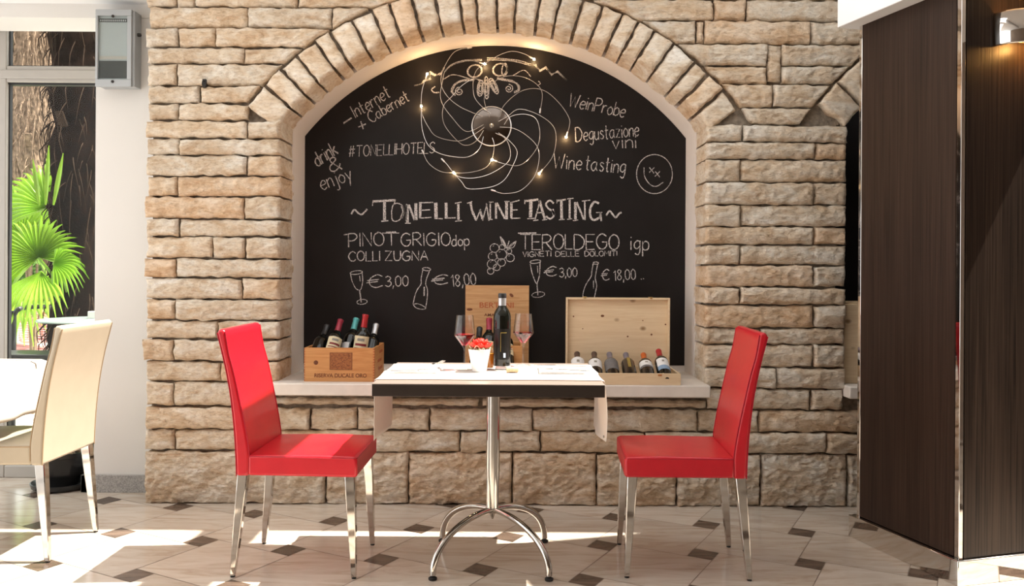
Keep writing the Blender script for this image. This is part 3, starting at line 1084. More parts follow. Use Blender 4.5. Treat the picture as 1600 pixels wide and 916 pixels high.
# ------------------------------------------------------------------ chalkboard and its writing
BD = YBD - CAMY                               # distance of the board
q = MB()
bp_ = arc_pts(ACX, RIN - 0.001, 60)
zb0 = PX(780, 569.5, BD)[1]
poly = [(JL + .001, zb0)] + bp_ + [(JR - .001, zb0)]
q.prism(poly[::-1], YBD - .004, YBD + .014, 'Y')
board = q.build('chalkboard', M['board'], smooth=False)
tag(board, 'large arched black chalkboard with chalk writing filling the stone niche', 'chalkboard')
q = MB(); q.box(JL + .001, JR - .001, YBD - .002, YBD + .013, ZSILL - .001, zb0 - .0005)
struct(q.build('trim_6', M['plaster']), 'narrow plaster strip under the chalkboard', 'trim')

CH_Y = YBD - .0052


def ribbon(mb, pts, wpx=2.0, smooth=True, jit=0.25, k=5):
    """chalk stroke through pixel points lying on the board"""
    if smooth and len(pts) > 2:
        pts = [(p.x, p.y) for p in smooth_pts([(a, b, 0) for a, b in pts], k)]
    W = []
    for (a, b) in pts:
        x, z = PX(a, b, BD); W.append(Vector((x, z)))
    if len(W) < 2: return
    hw = wpx * BD / F / 2 * .76
    v = []
    for i, p in enumerate(W):
        t = (W[min(i + 1, len(W) - 1)] - W[max(i - 1, 0)])
        if t.length < 1e-7: t = Vector((1, 0))
        t.normalize(); nn = Vector((-t.y, t.x))
        ww = hw * (1 + rng.uniform(-jit, jit))
        v += [(p.x + nn.x * ww, CH_Y, p.y + nn.y * ww), (p.x - nn.x * ww, CH_Y, p.y - nn.y * ww)]
    mb.add(v, [(2 * i, 2 * i + 1, 2 * i + 3, 2 * i + 2) for i in range(len(W) - 1)])


GL = {
 'A': (7, "0 0,3.5 10,7 0;1.3 3.6,5.7 3.6"), 'C': (7, "~7 8,5 10,2 9,0 5,2 1,5 0,7 2"), 'D': (7, "0 0,0 10;~0 10,4 9.5,7 6,6 2,3 0,0 0"),
 'E': (6, "6 10,0 10,0 0,6 0;0 5.2,5 5.2"), 'G': (7.5, "~7 8.5,4 10,1 8,0 4,2 .5,5 0,7 2,7.2 4.5;7.5 4.5,4 4.5"), 'H': (6.5, "0 0,0 10;6.5 0,6.5 10;0 5,6.5 5"),
 'I': (0.6, "0.3 0,0.3 10"), 'L': (5, "0 10,0 0,5 0"), 'M': (8, "0 0,1 10,4 4,7 10,8 0"), 'N': (6, "0 0,0 10,6 0,6 10"),
 'O': (7, "~3.5 10,1 8.5,0 5,1 1.5,3.5 0,6 1.5,7 5,6 8.5,3.5 10,2.5 9.8"), 'P': (6, "0 0,0 10;~0 10,4 10,6 7.8,4 5,0 4.6"),
 'R': (6.5, "0 0,0 10;~0 10,4 10,6 7.8,4 5.3,0 4.8;2.5 4.8,6.5 0"), 'S': (6, "~6 8.5,4 10,1 9,.5 7,3 5.3,5.5 3.5,5 1,2.5 0,0 1.5"),
 'T': (7, "0 10,7 10;3.5 10,3.5 0"), 'U': (6, "~0 10,0 4,1 .7,3 0,5.2 .8,6 4,6 10"), 'V': (6, "0 10,3 0,6 10"), 'W': (9, "0 10,2.3 0,4.5 8,6.7 0,9 10"), 'Z': (6.5, "0 10,6 10,0 0,6.5 0"),
 'a': (5.5, "~4.5 5.5,2.5 6,.5 4.5,0 2.5,1.5 .2,3.5 1,4.5 4;4.5 6,4.5 1.5,5.5 .3"), 'b': (4.3, "0 10,0 0;~0 4,2 6,4.3 4.5,4.3 1.5,2 0,0 1.2"), 'c': (4.3, "~4.3 5,2.5 6,.5 4.5,0 2.5,1.5 .2,4.3 1"),
 'd': (4.6, "4.5 10,4.5 0;~4.5 4.5,2.5 6,.3 4,.3 1.5,2.3 0,4.5 1.8"), 'e': (4.4, "~.3 3,4.3 3.6,4 5.6,2.2 6,.3 4,.3 1.8,2 0,4.3 1"),
 'g': (4.6, "~4.5 5.5,2.5 6,.3 4,.5 1.5,2.5 .6,4.5 2.5;~4.5 6,4.5 -1,3 -3.5,.8 -2.5"), 'i': (0.6, "0.3 6,0.3 0;0.3 8,.4 8.6"),
 'j': (2, "~2 6,2 -2,1 -3.6,-.5 -3;2 8,2.1 8.6"), 'k': (4.2, "0 10,0 0;4 6,0 2.8;1.3 3.5,4.2 0"), 'l': (.5, "0.2 10,0.2 0"), 'n': (4.2, "0 6,0 0;~0 4,2 6,4 5,4.2 0"),
 'o': (4.6, "~2.3 6,.3 4.3,.3 1.7,2.3 0,4.4 1.7,4.4 4.3,2.3 6,2 6"), 'p': (4.5, "0 6,0 -4;~0 4.5,2.3 6,4.5 4.5,4.3 1.3,2 0,0 1.3"), 'r': (3.3, "0 6,0 0;~0 3.5,1.5 5.7,3.3 5.8"),
 's': (3.8, "~3.7 5,2 6,.5 4.7,2 3.2,3.8 2,2.5 0,.3 .8"), 't': (3.6, "~1.5 9.5,1.5 .8,3 0;0 6.2,3.6 6.2"), 'u': (4.2, "~0 6,0 2,1.7 0,4 1.5;4.2 6,4.2 0"), 'v': (4.2, "0 6,2 0,4.2 6"),
 'w': (6, "0 6,1.5 0,3 5,4.5 0,6 6"), 'y': (4.5, "0 6,2.2 .5;~4.5 6,2.2 .5,.8 -3.5"), 'z': (4.3, "0 6,4 6,0 0,4.3 0"),
 '0': (5, "~2.5 10,.4 8,0 5,.6 1.6,2.5 0,4.5 1.6,5 5,4.5 8.2,2.5 10,2 9.8"), '1': (2.2, "0 7.5,2 10,2 0"), '3': (5.2, "~.3 9,3 10,5 8,3.5 5.8,2 5.3;~2 5.3,5 4.5,5.3 2,3 0,0 1.2"),
 '8': (5, "~4.5 9,2.5 10,.7 8.3,2.5 5.5,4.8 2.5,2.5 0,.3 2.3,2.5 5.3,4.7 8,3.8 9.6"), ',': (1, "1 1,0.2 -2.4"), '.': (.6, "0 0,.5 .3"),
 '€': (7.5, "~7 8.5,4.5 10,1.8 8,1 5,2 1.6,4.5 0,7.5 1.2;0 6,5.5 6.3;-.4 4.3,5 4.6"), '#': (7, "2 10,1 0;5 10,4 0;0 6.8,7 6.8;-.3 3.3,6.5 3.3"),
 '&': (6, "~6 0,1.5 7,2 9.5,3.7 9.5,4 7.5,.5 4,.3 1.2,2.2 0,4.5 1.5,5.8 4.3"), '+': (5, "2.5 1.5,2.5 7;0 4.2,5 4.2"), '-': (5, "0 4,5 5"), ' ': (2.5, ""),
}


def write(mb, s, p0, p1, h, w=1.9, slant=0.0, gap=1.6, wob=0.5):
    """one handwritten word from baseline point p0 to p1 (px), capital height h px"""
    adv = []
    x = 0
    for ch in s:
        adv.append(x); x += GL[ch][0] + gap
    tot = x - gap
    d = Vector((p1[0] - p0[0], p1[1] - p0[1]))
    sx = d.length / tot
    u = d.normalized(); up = Vector((u.y, -u.x)) * (h / 10.0)
    for ch, a in zip(s, adv):
        dy = rng.uniform(-wob, wob) * .6
        for st in GL[ch][1].split(';'):
            if not st.strip(): continue
            sm = st.startswith('~'); st = st.lstrip('~')
            pts = []
            for pr in st.split(','):
                gx, gy = map(float, pr.split())
                gx += slant * gy + rng.uniform(-.15, .15) * wob; gy += dy + rng.uniform(-.2, .2) * wob
                P = Vector(p0) + u * ((a + gx) * sx) + up * gy
                pts.append((P.x, P.y))
            ribbon(mb, pts, w, sm)


def ell(cx, cy, rx, ry, rot=0, n=20, a0=0, a1=2 * math.pi):
    return [(cx + rx * math.cos(a) * math.cos(rot) - ry * math.sin(a) * math.sin(rot), cy + rx * math.cos(a) * math.sin(rot) + ry * math.sin(a) * math.cos(rot))
            for a in [a0 + (a1 - a0) * i / n for i in range(n + 1)]]


def chalk(name, mb, label=None):
    o = mb.build(name, M['chalk'], board, smooth=False, fixn=False)
    if label: o['label'] = label
    return o


# words on the left
m = MB(); ribbon(m, [(536.8, 193), (549.7, 184.5)], 3); write(m, 'Internet', (556, 185), (611, 151), 20, slant=.1)
ribbon(m, [(560, 199), (572, 194)], 3); ribbon(m, [(564, 190), (568, 202)], 3); write(m, 'Cabernet', (580.5, 193), (640.5, 157), 18, slant=.05)
chalk('chalk_writing', m, 'slanted chalk words about internet and cabernet')
m = MB(); write(m, 'drink', (496.5, 261), (529, 240), 22, 2.6, .12); write(m, '&', (517, 270), (535, 265), 22, 2.4); write(m, 'enjoy', (504, 298), (552, 280), 23, 2)
chalk('chalk_writing', m, 'chalk words drink and enjoy')
m = MB(); write(m, '#TONELLIHOTELS', (545.5, 245.5), (679, 239), 17, 1.6, .12); chalk('chalk_writing', m, 'chalk hashtag line')
# words on the right
m = MB(); write(m, 'WeinProbe', (887.5, 166), (974.5, 184), 21, 1.9, .05); chalk('chalk_writing', m, 'chalk word for a wine tasting in German')
m = MB(); write(m, 'Degustazione', (899.6, 221), (998, 213), 22, 1.8, .05); write(m, 'vini', (957, 232.5), (994, 231), 21, 1.9); chalk('chalk_writing', m, 'chalk words for a wine tasting in Italian')
m = MB(); write(m, 'Wine', (864, 263), (908, 266), 23, 2); write(m, 'tasting', (914, 266), (976, 271), 23, 2, .05); chalk('chalk_writing', m, 'chalk words wine tasting beside the lamp')
# smiley
m = MB(); ribbon(m, ell(1022.4, 272.3, 28, 30.5), 1.6); ribbon(m, [(1006, 262), (1007, 276), (1015, 288), (1025, 291.5), (1036, 285)], 1.6)
for a, b in ((1018, 266), (1027, 272)):
    ribbon(m, [(a - 3.5, b - 4), (a + 3.5, b + 5)], 1.6); ribbon(m, [(a + 4, b - 4), (a - 4, b + 4)], 1.6)
chalk('chalk_drawing', m, 'round chalk smiling face with crosses for eyes')

# the heading with thick and thin strokes
m = MB()


def heavy(s):
    """strokes in px: 'w x,y x,y ...' ; ~ prefix smooth"""
    for st in s.strip().split(';'):
        st = st.strip()
        if not st: continue
        sm = st.startswith('~'); st = st.lstrip('~').split()
        ribbon(m, [tuple(map(float, p.split(','))) for p in st[1:]], float(st[0]), sm, jit=.12)


heavy("""~3.5 549,335 554,328 560,333 566,335 574,327;
5 583,315 618,313; 2 583.5,313 582,322; 2 618,312 616,319; 6 601,316 601,344; 2.5 596,346 607,345;
~2.2 612,330 613,343 619,346 626,342 631,331 629,322 622,318 615,320 612,330; ~4.5 628,322 630.5,331 627,341;
2.2 635,346 635.5,319; 5.5 637,348 636.5,320; 4 639,320 648,344; 6 650,318 650,344; 2 633,349 642,349;
5 657,318 656.5,341; 2.2 655,317 677,316.5; 2.2 657,329 672,328; 2.2 656,341 674,340; 
6.5 681,317 681.5,341; 2.2 679,341.5 692,342; 6 697,317 697.5,340; 2.2 695,341 712,340.5;
4.5 716,319 716.5,344; 2 711,318 721,316; 2 711,346 722,345;
2 730,318 738,315; ~4.5 735,316 738,330 744,344; 2.2 744,345 751,327; 4 750,328 754,343; 2.2 754,345 761,319; 2.5 760,318 764,345;
3 766,318 766,342; 2 764,316 771,316; 2 763,343 770,343;
4 775,342 775,317; 4.5 776,317 789,342; 5.5 791.5,315 791.5,343; 2 788,315 796,315;
5 799,318 799,341; 2.2 797,317 812,313; 2.2 800,328.5 809,328; 2.2 798,341.5 813,341;
4.5 820,314.5 841,312; 2 820,312 820,319; 7 829.5,315 829,340; 2.2 824,342 835,341.5;
2.5 836,343 844,313; 5 843,314 851,342; 2.2 838,333 849,332; 2 833,345 841,344; 2 847,344 855,343;
~3.5 865,318 859,313.5 853,319 857,326 864,331 865,338 859,342 853,338; 5 863,327 865.5,336;
3.5 870,314 884,312; 2 870,312 870,318; 5.5 877,314 877.5,342; 2 873,343.5 882,343;
4 890,312 890,341; 2 886,311 896,310; 2 886,343 894,342;
5.5 899,316 899,343; 4 901,316 912,343; 3.5 913.5,314 914,344; 2 909,314.5 922,313; 2 895,345 903,344;
~4.5 936,318 928,316 922,327 923,340 929,344 937,340; 2.5 937,340 938,332; 2 931,332.5 941,332; 3.5 938,333 939.5,346;
~3.5 947,337 952,330 957,335 962,340 967,334 971,332""")
chalk('chalk_heading', m, 'thick chalk heading across the middle of the board')

# the two wines
m = MB(); ribbon(m, [(537.5, 367), (546, 366)], 2); write(m, 'PINOT', (545, 386), (620, 384), 21, 2.1); ribbon(m, [(597, 364.5), (624, 364.3)], 2)
write(m, 'GRIGIO', (627, 385), (704, 383), 20, 2.1); write(m, 'dop', (706, 385), (733, 384), 17.5, 2)
write(m, 'COLLI', (545, 408), (594, 407.5), 15, 2); write(m, 'ZUGNA', (602, 407.5), (669, 407), 15, 2.2)
chalk('chalk_writing', m, 'chalk name of the white wine')
m = MB(); write(m, 'TEROLDEGO', (813, 390), (967, 389.5), 23.5, 2.2, gap=1.2); ribbon(m, [(809.5, 364.5), (838, 364.2)], 2.2); chalk('chalk_writing', m, 'chalk name of the red wine'); m = MB(); write(m, 'igp', (985, 390.5), (1013, 390.5), 23, 2.1, gap=2); chalk('chalk_writing', m, 'three small chalk letters after the red wine'); m = MB()
write(m, 'VIGNETI', (817, 401.5), (861, 400.5), 8, 1.5); chalk('chalk_writing', m, 'small chalk word under the red wine'); m = MB(); write(m, 'DELLE', (868, 401), (905, 400.5), 8, 1.5); chalk('chalk_writing', m, 'short small chalk word under the red wine'); m = MB(); write(m, 'DOLOMITI', (913.6, 400.5), (964, 400), 8, 1.5)
chalk('chalk_writing', m, 'small chalk line under the red wine')
m = MB(); write(m, '€', (573, 451), (598, 449), 20, 1.9, .1); write(m, '3,00', (602, 447.5), (638, 447.5), 16, 1.8); chalk('chalk_price', m)
m = MB(); write(m, '€', (674, 446), (700, 444), 15, 1.9, .1); write(m, '18,00', (706, 448), (744, 444.5), 18, 1.8); chalk('chalk_price', m)
m = MB(); write(m, '€', (850, 433), (870, 431), 15, 1.8, .1); write(m, '3,00', (874, 433), (901.5, 432.5), 14, 1.7); chalk('chalk_price', m)
m = MB(); write(m, '€', (939, 438.5), (952, 438), 17, 1.8, .1); write(m, '18,00', (959, 438.5), (993, 437), 16, 1.7)
ribbon(m, [(1001, 436), (1002.5, 436.5)], 1.6); ribbon(m, [(1004.5, 435.5), (1006, 436)], 1.6); chalk('chalk_price', m)


def zz(pts, ox, oy, k): return [(ox + a / k, oy + b / k) for a, b in pts]


Z3 = lambda p: zz(p, 520, 300, 4.58)
Z4 = lambda p: zz(p, 740, 300, 4.58)
m = MB()
ribbon(m, ell(557, 426, 9.5, 2.8, -.12), 1.5); ribbon(m, Z3([(128, 588), (140, 640), (165, 690), (192, 705)]), 1.5); ribbon(m, Z3([(212, 580), (215, 640), (205, 690), (192, 705)]), 1.5)
ribbon(m, Z3([(193, 705), (205, 790)]), 2.2); ribbon(m, ell(565.9, 471.8, 8, 3.8, -.1), 1.5); ribbon(m, Z3([(193, 600), (197, 640)]), 1.3)
chalk('chalk_drawing', m, 'left chalk drawing of a wine glass')
m = MB()
ribbon(m, ell(666.7, 420.7, 6.3, 2.4, .1), 1.6); ribbon(m, Z3([(645, 560), (633, 620), (632, 660), (605, 700), (588, 745), (575, 805)]), 1.6)
ribbon(m, Z3([(695, 560), (672, 620), (665, 660), (678, 700), (676, 760), (665, 832)]), 1.6); ribbon(m, Z3([(575, 805), (598, 830), (640, 840), (666, 832), (640, 812), (605, 800), (575, 805)]), 1.5)
ribbon(m, Z3([(655, 680), (654, 745)]), 2.5); chalk('chalk_drawing', m, 'left chalk drawing of a bottle')
m = MB()
ribbon(m, ell(836.5, 409, 8.3, 2.6, -.12), 1.5); ribbon(m, Z4([(405, 515), (418, 580), (440, 640), (453, 660)]), 1.6); ribbon(m, Z4([(475, 502), (472, 590), (453, 660)]), 1.6)
ribbon(m, Z4([(453, 655), (460, 740)]), 2.4); ribbon(m, ell(841, 460.5, 10, 4.2, -.12), 1.6); ribbon(m, Z4([(456, 530), (460, 580)]), 1.5)
chalk('chalk_drawing', m, 'right chalk drawing of a wine glass')
m = MB()
ribbon(m, ell(930.8, 411.2, 4.2, 1.8), 1.6); ribbon(m, Z4([(855, 512), (845, 570), (840, 605), (805, 660), (785, 715), (780, 760)]), 1.6)
ribbon(m, Z4([(888, 512), (875, 580), (870, 620), (880, 670), (872, 715), (862, 765)]), 1.6); ribbon(m, Z4([(858, 635), (857, 690)]), 1.6)
chalk('chalk_drawing', m, 'right chalk drawing of a bottle, half hidden by the open wine case')
m = MB()
for cx, cy, r in ((150, 402, 32), (205, 395, 20), (198, 447, 38), (137, 461, 31), (255, 425, 18), (262, 472, 29), (200, 505, 28), (131, 517, 33), (166, 540, 24), (122, 567, 23)):
    ribbon(m, zz(ell(cx, cy, r, r * .95), 740, 300, 4.58), 1.4)
    ribbon(m, Z4([(cx - r * .4, cy - r * .4), (cx - r * .1, cy - r * .55)]), 1.1)
for L_ in ([(190, 318), (215, 350), (240, 405)], [(190, 318), (205, 370), (235, 405)], [(240, 405), (247, 375), (255, 350)], [(240, 405), (285, 395), (305, 352)], [(240, 405), (270, 375), (305, 352)], [(200, 340), (232, 395)], [(255, 398), (295, 365)]):
    ribbon(m, Z4(L_), 1.6)
chalk('chalk_drawing', m, 'chalk bunch of grapes')
# ornament at the top of the board
Z7 = lambda p: zz(p, 630, 70, 3.818)
m = MB()
for dx in (0, 3, -3):
    ribbon(m, Z7([(245, 165 + dx), (290, 122 + dx), (370, 96 + dx), (470, 92 + dx)]), 2.2 - abs(dx) * .2, jit=.4)
    ribbon(m, Z7([(500, 86 + dx * 1.5), (580, 88 + dx * 1.5), (680, 98 + dx * 1.5), (762, 122 + dx)]), 2.4, jit=.4)
for cx, cy in ((427, 158), (578, 150)):
    ribbon(m, Z7(ell(cx, cy, 45, 37, -.3)), 2.0); ribbon(m, Z7(ell(cx, cy, 40, 34, -.3)), 1.6)
ribbon(m, Z7(ell(605, 150, 16, 38, .1)), 2.4)
for cx, cy, rx, ry, ro_ in ((461, 262, 19, 46, .1), (497, 258, 15, 66, -.03), (541, 248, 17, 50, -.45)):
    for f in (1, .72, .42):
        ribbon(m, Z7(ell(cx, cy, rx * f, ry * f, ro_)), 2.0, jit=.4)
for sgn, cx in ((-1, 335), (1, 630)):
    pts = [(cx + sgn * -1 * 0 + math.cos(a) * (4 + a * 2.0) * -sgn, (280 if sgn < 0 else 263) + math.sin(a) * (4 + a * 2.0)) for a in np.linspace(0, 11, 30)]
    ribbon(m, Z7(pts), 1.8)
for dx in (0, 6):
    ribbon(m, Z7([(425, 207 + dx), (350, 213 + dx), (305 + dx, 240), (288 + dx, 280), (312, 304 - dx)]), 2.6, jit=.4)
    ribbon(m, Z7([(560, 200 + dx), (640, 213 + dx), (685 - dx, 238), (692 - dx, 270), (662, 288 - dx)]), 2.6, jit=.4)
for dx in (0, 7):
    ribbon(m, Z7([(782 + dx, 118), (815, 155 + dx), (850, 132 + dx), (885, 183 - dx), (920, 157 + dx), (975, 213)]), 3, False, jit=.4)
    ribbon(m, Z7([(246, 135 + dx), (222, 178 - dx), (188, 178 + dx), (160, 162 + dx), (165, 205 - dx), (128, 212 + dx), (105, 235), (66, 245)]), 2.4, jit=.4)
ribbon(m, Z7([(192, 250), (170, 268), (186, 286), (215, 285)]), 2.2)
ribbon(m, Z7([(240, 207), (300, 180), (400, 205)]), 1.5); ribbon(m, Z7([(655, 185), (720, 153), (762, 192)]), 1.5); ribbon(m, Z7([(800, 245), (818, 232), (806, 218)]), 1.5)
chalk('chalk_drawing', m, 'chalk scroll ornament behind the wire lamp')

# ------------------------------------------------------------------ wire lamp on the board
lx, lz = PX(768, 196.5, BD - .03)
lamp = thing('wire_lamp', 'round chrome wall lamp of curling wires with small lit bulbs on the chalkboard', 'wall lamp', (lx, YBD - .004, lz))


def LP(p, dep):
    x, z = PX(630 + p[0] / 3.818, 70 + p[1] / 3.818, BD - dep)
    return Vector((x - lx, -dep, z - lz))


q = MB()
q.lathe([(0.0, 0.022), (0.03, 0.0225), (0.07, 0.020), (0.098, 0.014), (0.102, 0.006), (0.102, 0.0)], 56, 0, Matrix.Rotation(math.radians(90), 4, 'X'))
q.build('canopy', M['dark_room_chrome'], lamp)
q = MB(); q.tube([Vector((.1045 * math.cos(a), -.010, .1045 * math.sin(a))) for a in np.linspace(0, 2 * math.pi, 64, endpoint=False)], .0032, 8, closed=True)
q.build('canopy_rim', M['wire'], lamp)
q = MB(); q.lathe([(0.012, 0.0), (0.012, 0.028), (0.006, 0.033), (0, 0.033)], 18, 0, T((0, 0, 0)) @ Matrix.Rotation(math.radians(90), 4, 'X')); q.build('canopy_screw', M['chrome'], lamp)
ARMS = [([(480, 430), (400, 400), (330, 365), (265, 310), (228, 240), (235, 160), (290, 60), (340, 28), (405, 17)], 0),
        ([(500, 465), (410, 513), (360, 510), (300, 445), (240, 365), (222, 300), (235, 220), (250, 160), (300, 115), (390, 93), (478, 113)], 1),
        ([(485, 500), (440, 570), (385, 600), (330, 580), (245, 475), (240, 370), (290, 310), (350, 245), (420, 205), (470, 216)], 0),
        ([(495, 485), (400, 550), (320, 575), (200, 548), (150, 490), (115, 420), (109, 376)], 1),
        ([(480, 545), (455, 620), (400, 665), (330, 672), (220, 650), (150, 600), (115, 510), (108, 400), (112, 280), (141, 184)], 1),
        ([(530, 550), (543, 600), (530, 680), (490, 735), (400, 762), (300, 765), (220, 755), (150, 705), (114, 632)], 0),
        ([(535, 520), (610, 560), (640, 640), (620, 705), (520, 770), (420, 796), (340, 790), (303, 767), (262, 715), (232, 684)], 2),
        ([(560, 520), (630, 570), (680, 640), (650, 730), (600, 810), (520, 850), (390, 860), (350, 820), (308, 772)], 1),
        ([(565, 490), (660, 500), (740, 545), (800, 610), (810, 690), (780, 790), (700, 870), (600, 888), (530, 868)], 0),
        ([(600, 480), (640, 430), (720, 415), (790, 440), (815, 520), (800, 610), (740, 690), (680, 722), (600, 710), (540, 690)], 1),
        ([(555, 465), (620, 430), (690, 385), (800, 415), (890, 480), (912, 560), (890, 670), (818, 762)], 1),
        ([(575, 435), (600, 365), (690, 285), (780, 262), (860, 285), (940, 360), (990, 440), (990, 490), (975, 542)], 1),
        ([(520, 445), (487, 350), (490, 300), (540, 225), (620, 188), (720, 195), (800, 240), (830, 300), (816, 404)], 0),
        ([(525, 412), (470, 370), (425, 310), (418, 220), (440, 150), (500, 105), (580, 60), (650, 40), (720, 55), (772, 83)], 1)]
for k, (pts, lit) in enumerate(ARMS):
    n_ = len(pts)
    bulge = 0.018 + (k % 5) * 0.010
    P3 = [LP(p, 0.022 + bulge * math.sin(math.pi * min(1, (i / (n_ - 1)) * .85))) for i, p in enumerate(pts)]
    P3[0].y = -0.018
    q = MB(); q.tube(smooth_pts(P3, 6), 0.0015, 6)
    arm = q.build('arm', M['wire'], lamp)
    e, d = P3[-1], (P3[-1] - P3[-2]).normalized()
    q = MB(); q.tube([e - d * .022, e - d * .02, e + d * .004], [.002, .0042, .0046], 8)
    q.build('socket', M['wire'], arm)
    if lit:
        bpos = e + d * .008
        if lit == 2: pass
        q = MB(); q.lathe([(0, -.007), (.0038, -.006), (.0062, 0), (.0045, .006), (0, .0085)], 12, 0, T(bpos) @ d.to_track_quat('Z', 'X').to_matrix().to_4x4())
        if lit == 1:
            q.build('bulb', M['bulb'], lamp)
            ld = bpy.data.lights.new('bulb_glow', 'POINT'); ld.energy = 0.95; ld.color = (1, .60, .26); ld.shadow_soft_size = .008
            lo = bpy.data.objects.new('bulb_glow', ld); COL.objects.link(lo); lo.parent = lamp; lo.location = bpos + Vector((0, -.004, 0))
            continue
    q = MB(); q.lathe([(0, -.004), (.003, -.003), (.0034, .002), (.002, .006), (0, .007)], 10, 0, T(e + d * .007) @ d.to_track_quat('Z', 'X').to_matrix().to_4x4())
    q.build('bulb', M['glass'], arm)['label'] = 'unlit bulb'

# ------------------------------------------------------------------ wall box and hook
x0, zt = PX(150, 14.7, 4.16); x1, zb = PX(205.5, 136, 4.16)
eb = thing('wall_box', 'grey framed wall box with a glazed door high on the white pier', 'wall box', ((x0 + x1) / 2, 0.20, zb))
hw, hh = (x1 - x0) / 2, zt - zb
fy = -.085
q = MB(); q.box(-hw + .006, hw + .012, fy + .012, 0, 0.004, hh - .004)
q.build('enclosure', M['boxgrey'], eb, bevel=.004)
q = MB()
q.box(-hw, hw, fy, fy + .014, hh - .082 * hh, hh); q.box(-hw, hw, fy, fy + .014, 0, .095 * hh)
q.box(-hw, -hw + .012, fy, fy + .014, .095 * hh, hh - .082 * hh); q.box(hw - .022, hw, fy, fy + .014, .095 * hh, hh - .082 * hh)
door = q.build('door', M['boxgrey'], eb, bevel=.002)
for zz_ in (hh - .035, .025):
    q = MB(); q.lathe([(.007, 0), (.007, .004), (.0045, .006), (0, .006)], 14, 0, T((-.002, fy, zz_)) @ Matrix.Rotation(math.radians(90), 4, 'X')); q.build('lock_screw', M['dark_iron'], door)
q = MB(); q.box(-hw + .012, hw - .022, fy + .006, fy + .009, .095 * hh, hh - .082 * hh); q.build('glass_pane', M['pane'], door, smooth=False)
q = MB(); q.box(-hw + .013, hw - .023, fy + .0125, fy + .02, .10 * hh, hh - .085 * hh); q.build('back_plate', M['boxinner'], eb)
q = MB(); q.box(-hw + .015, hw - .025, fy + .0095, fy + .0125, hh - .158 * hh, hh - .115 * hh)
vs_ = q.build('vent_strip', M['boxdark'], eb)
q = MB()
for i in range(13):
    x = -hw + .022 + i * (2 * hw - .056) / 12
    q.box(x - .003, x + .003, fy + .0085, fy + .0096, hh - .150 * hh, hh - .128 * hh)
q.build('vent_slots', M['boxgrey'], vs_)
q = MB(); q.box(-hw + .014, hw - .024, fy + .0096, fy + .0124, .115 * hh, .34 * hh); q.build('dark_reflection_band', M['boxdark'], eb)  # dark band put in for a reflection in the glass
q = MB(); q.box(-hw + .014, hw - .024, fy + .0090, fy + .0124, .36 * hh, .40 * hh); q.build('mid_reflection_band', M['alu'], eb)  # strip put in for the middle band of that reflection
q = MB(); q.lathe([(.009, 0), (.009, .010), (.006, .016), (0, .016)], 14, 0, T((hw + .012, -.04, hh * .70)) @ Matrix.Rotation(math.radians(90), 4, 'Y')); q.build('cable_gland', M['dark_iron'], eb)

x0, z0 = PX(318.5, 129, 4.02)
hk = thing('wall_hook', 'small dark iron hook set between two stones left of the arch', 'hook', (x0, -.012, z0))
q = MB(); q.box(-.009, .009, -.006, .03, -.022, .018); q.build('plate', M['dark_iron'], hk, bevel=.002)
q = MB(); q.tube(smooth_pts([(0, -.004, .006), (0, -.022, .004), (0, -.028, -.010), (0, -.020, -.018)], 4), .003, 8); q.build('hook', M['dark_iron'], hk)
x0, z0 = PX(1204, 131, 4.03)

# ------------------------------------------------------------------ chairs
SD = .203


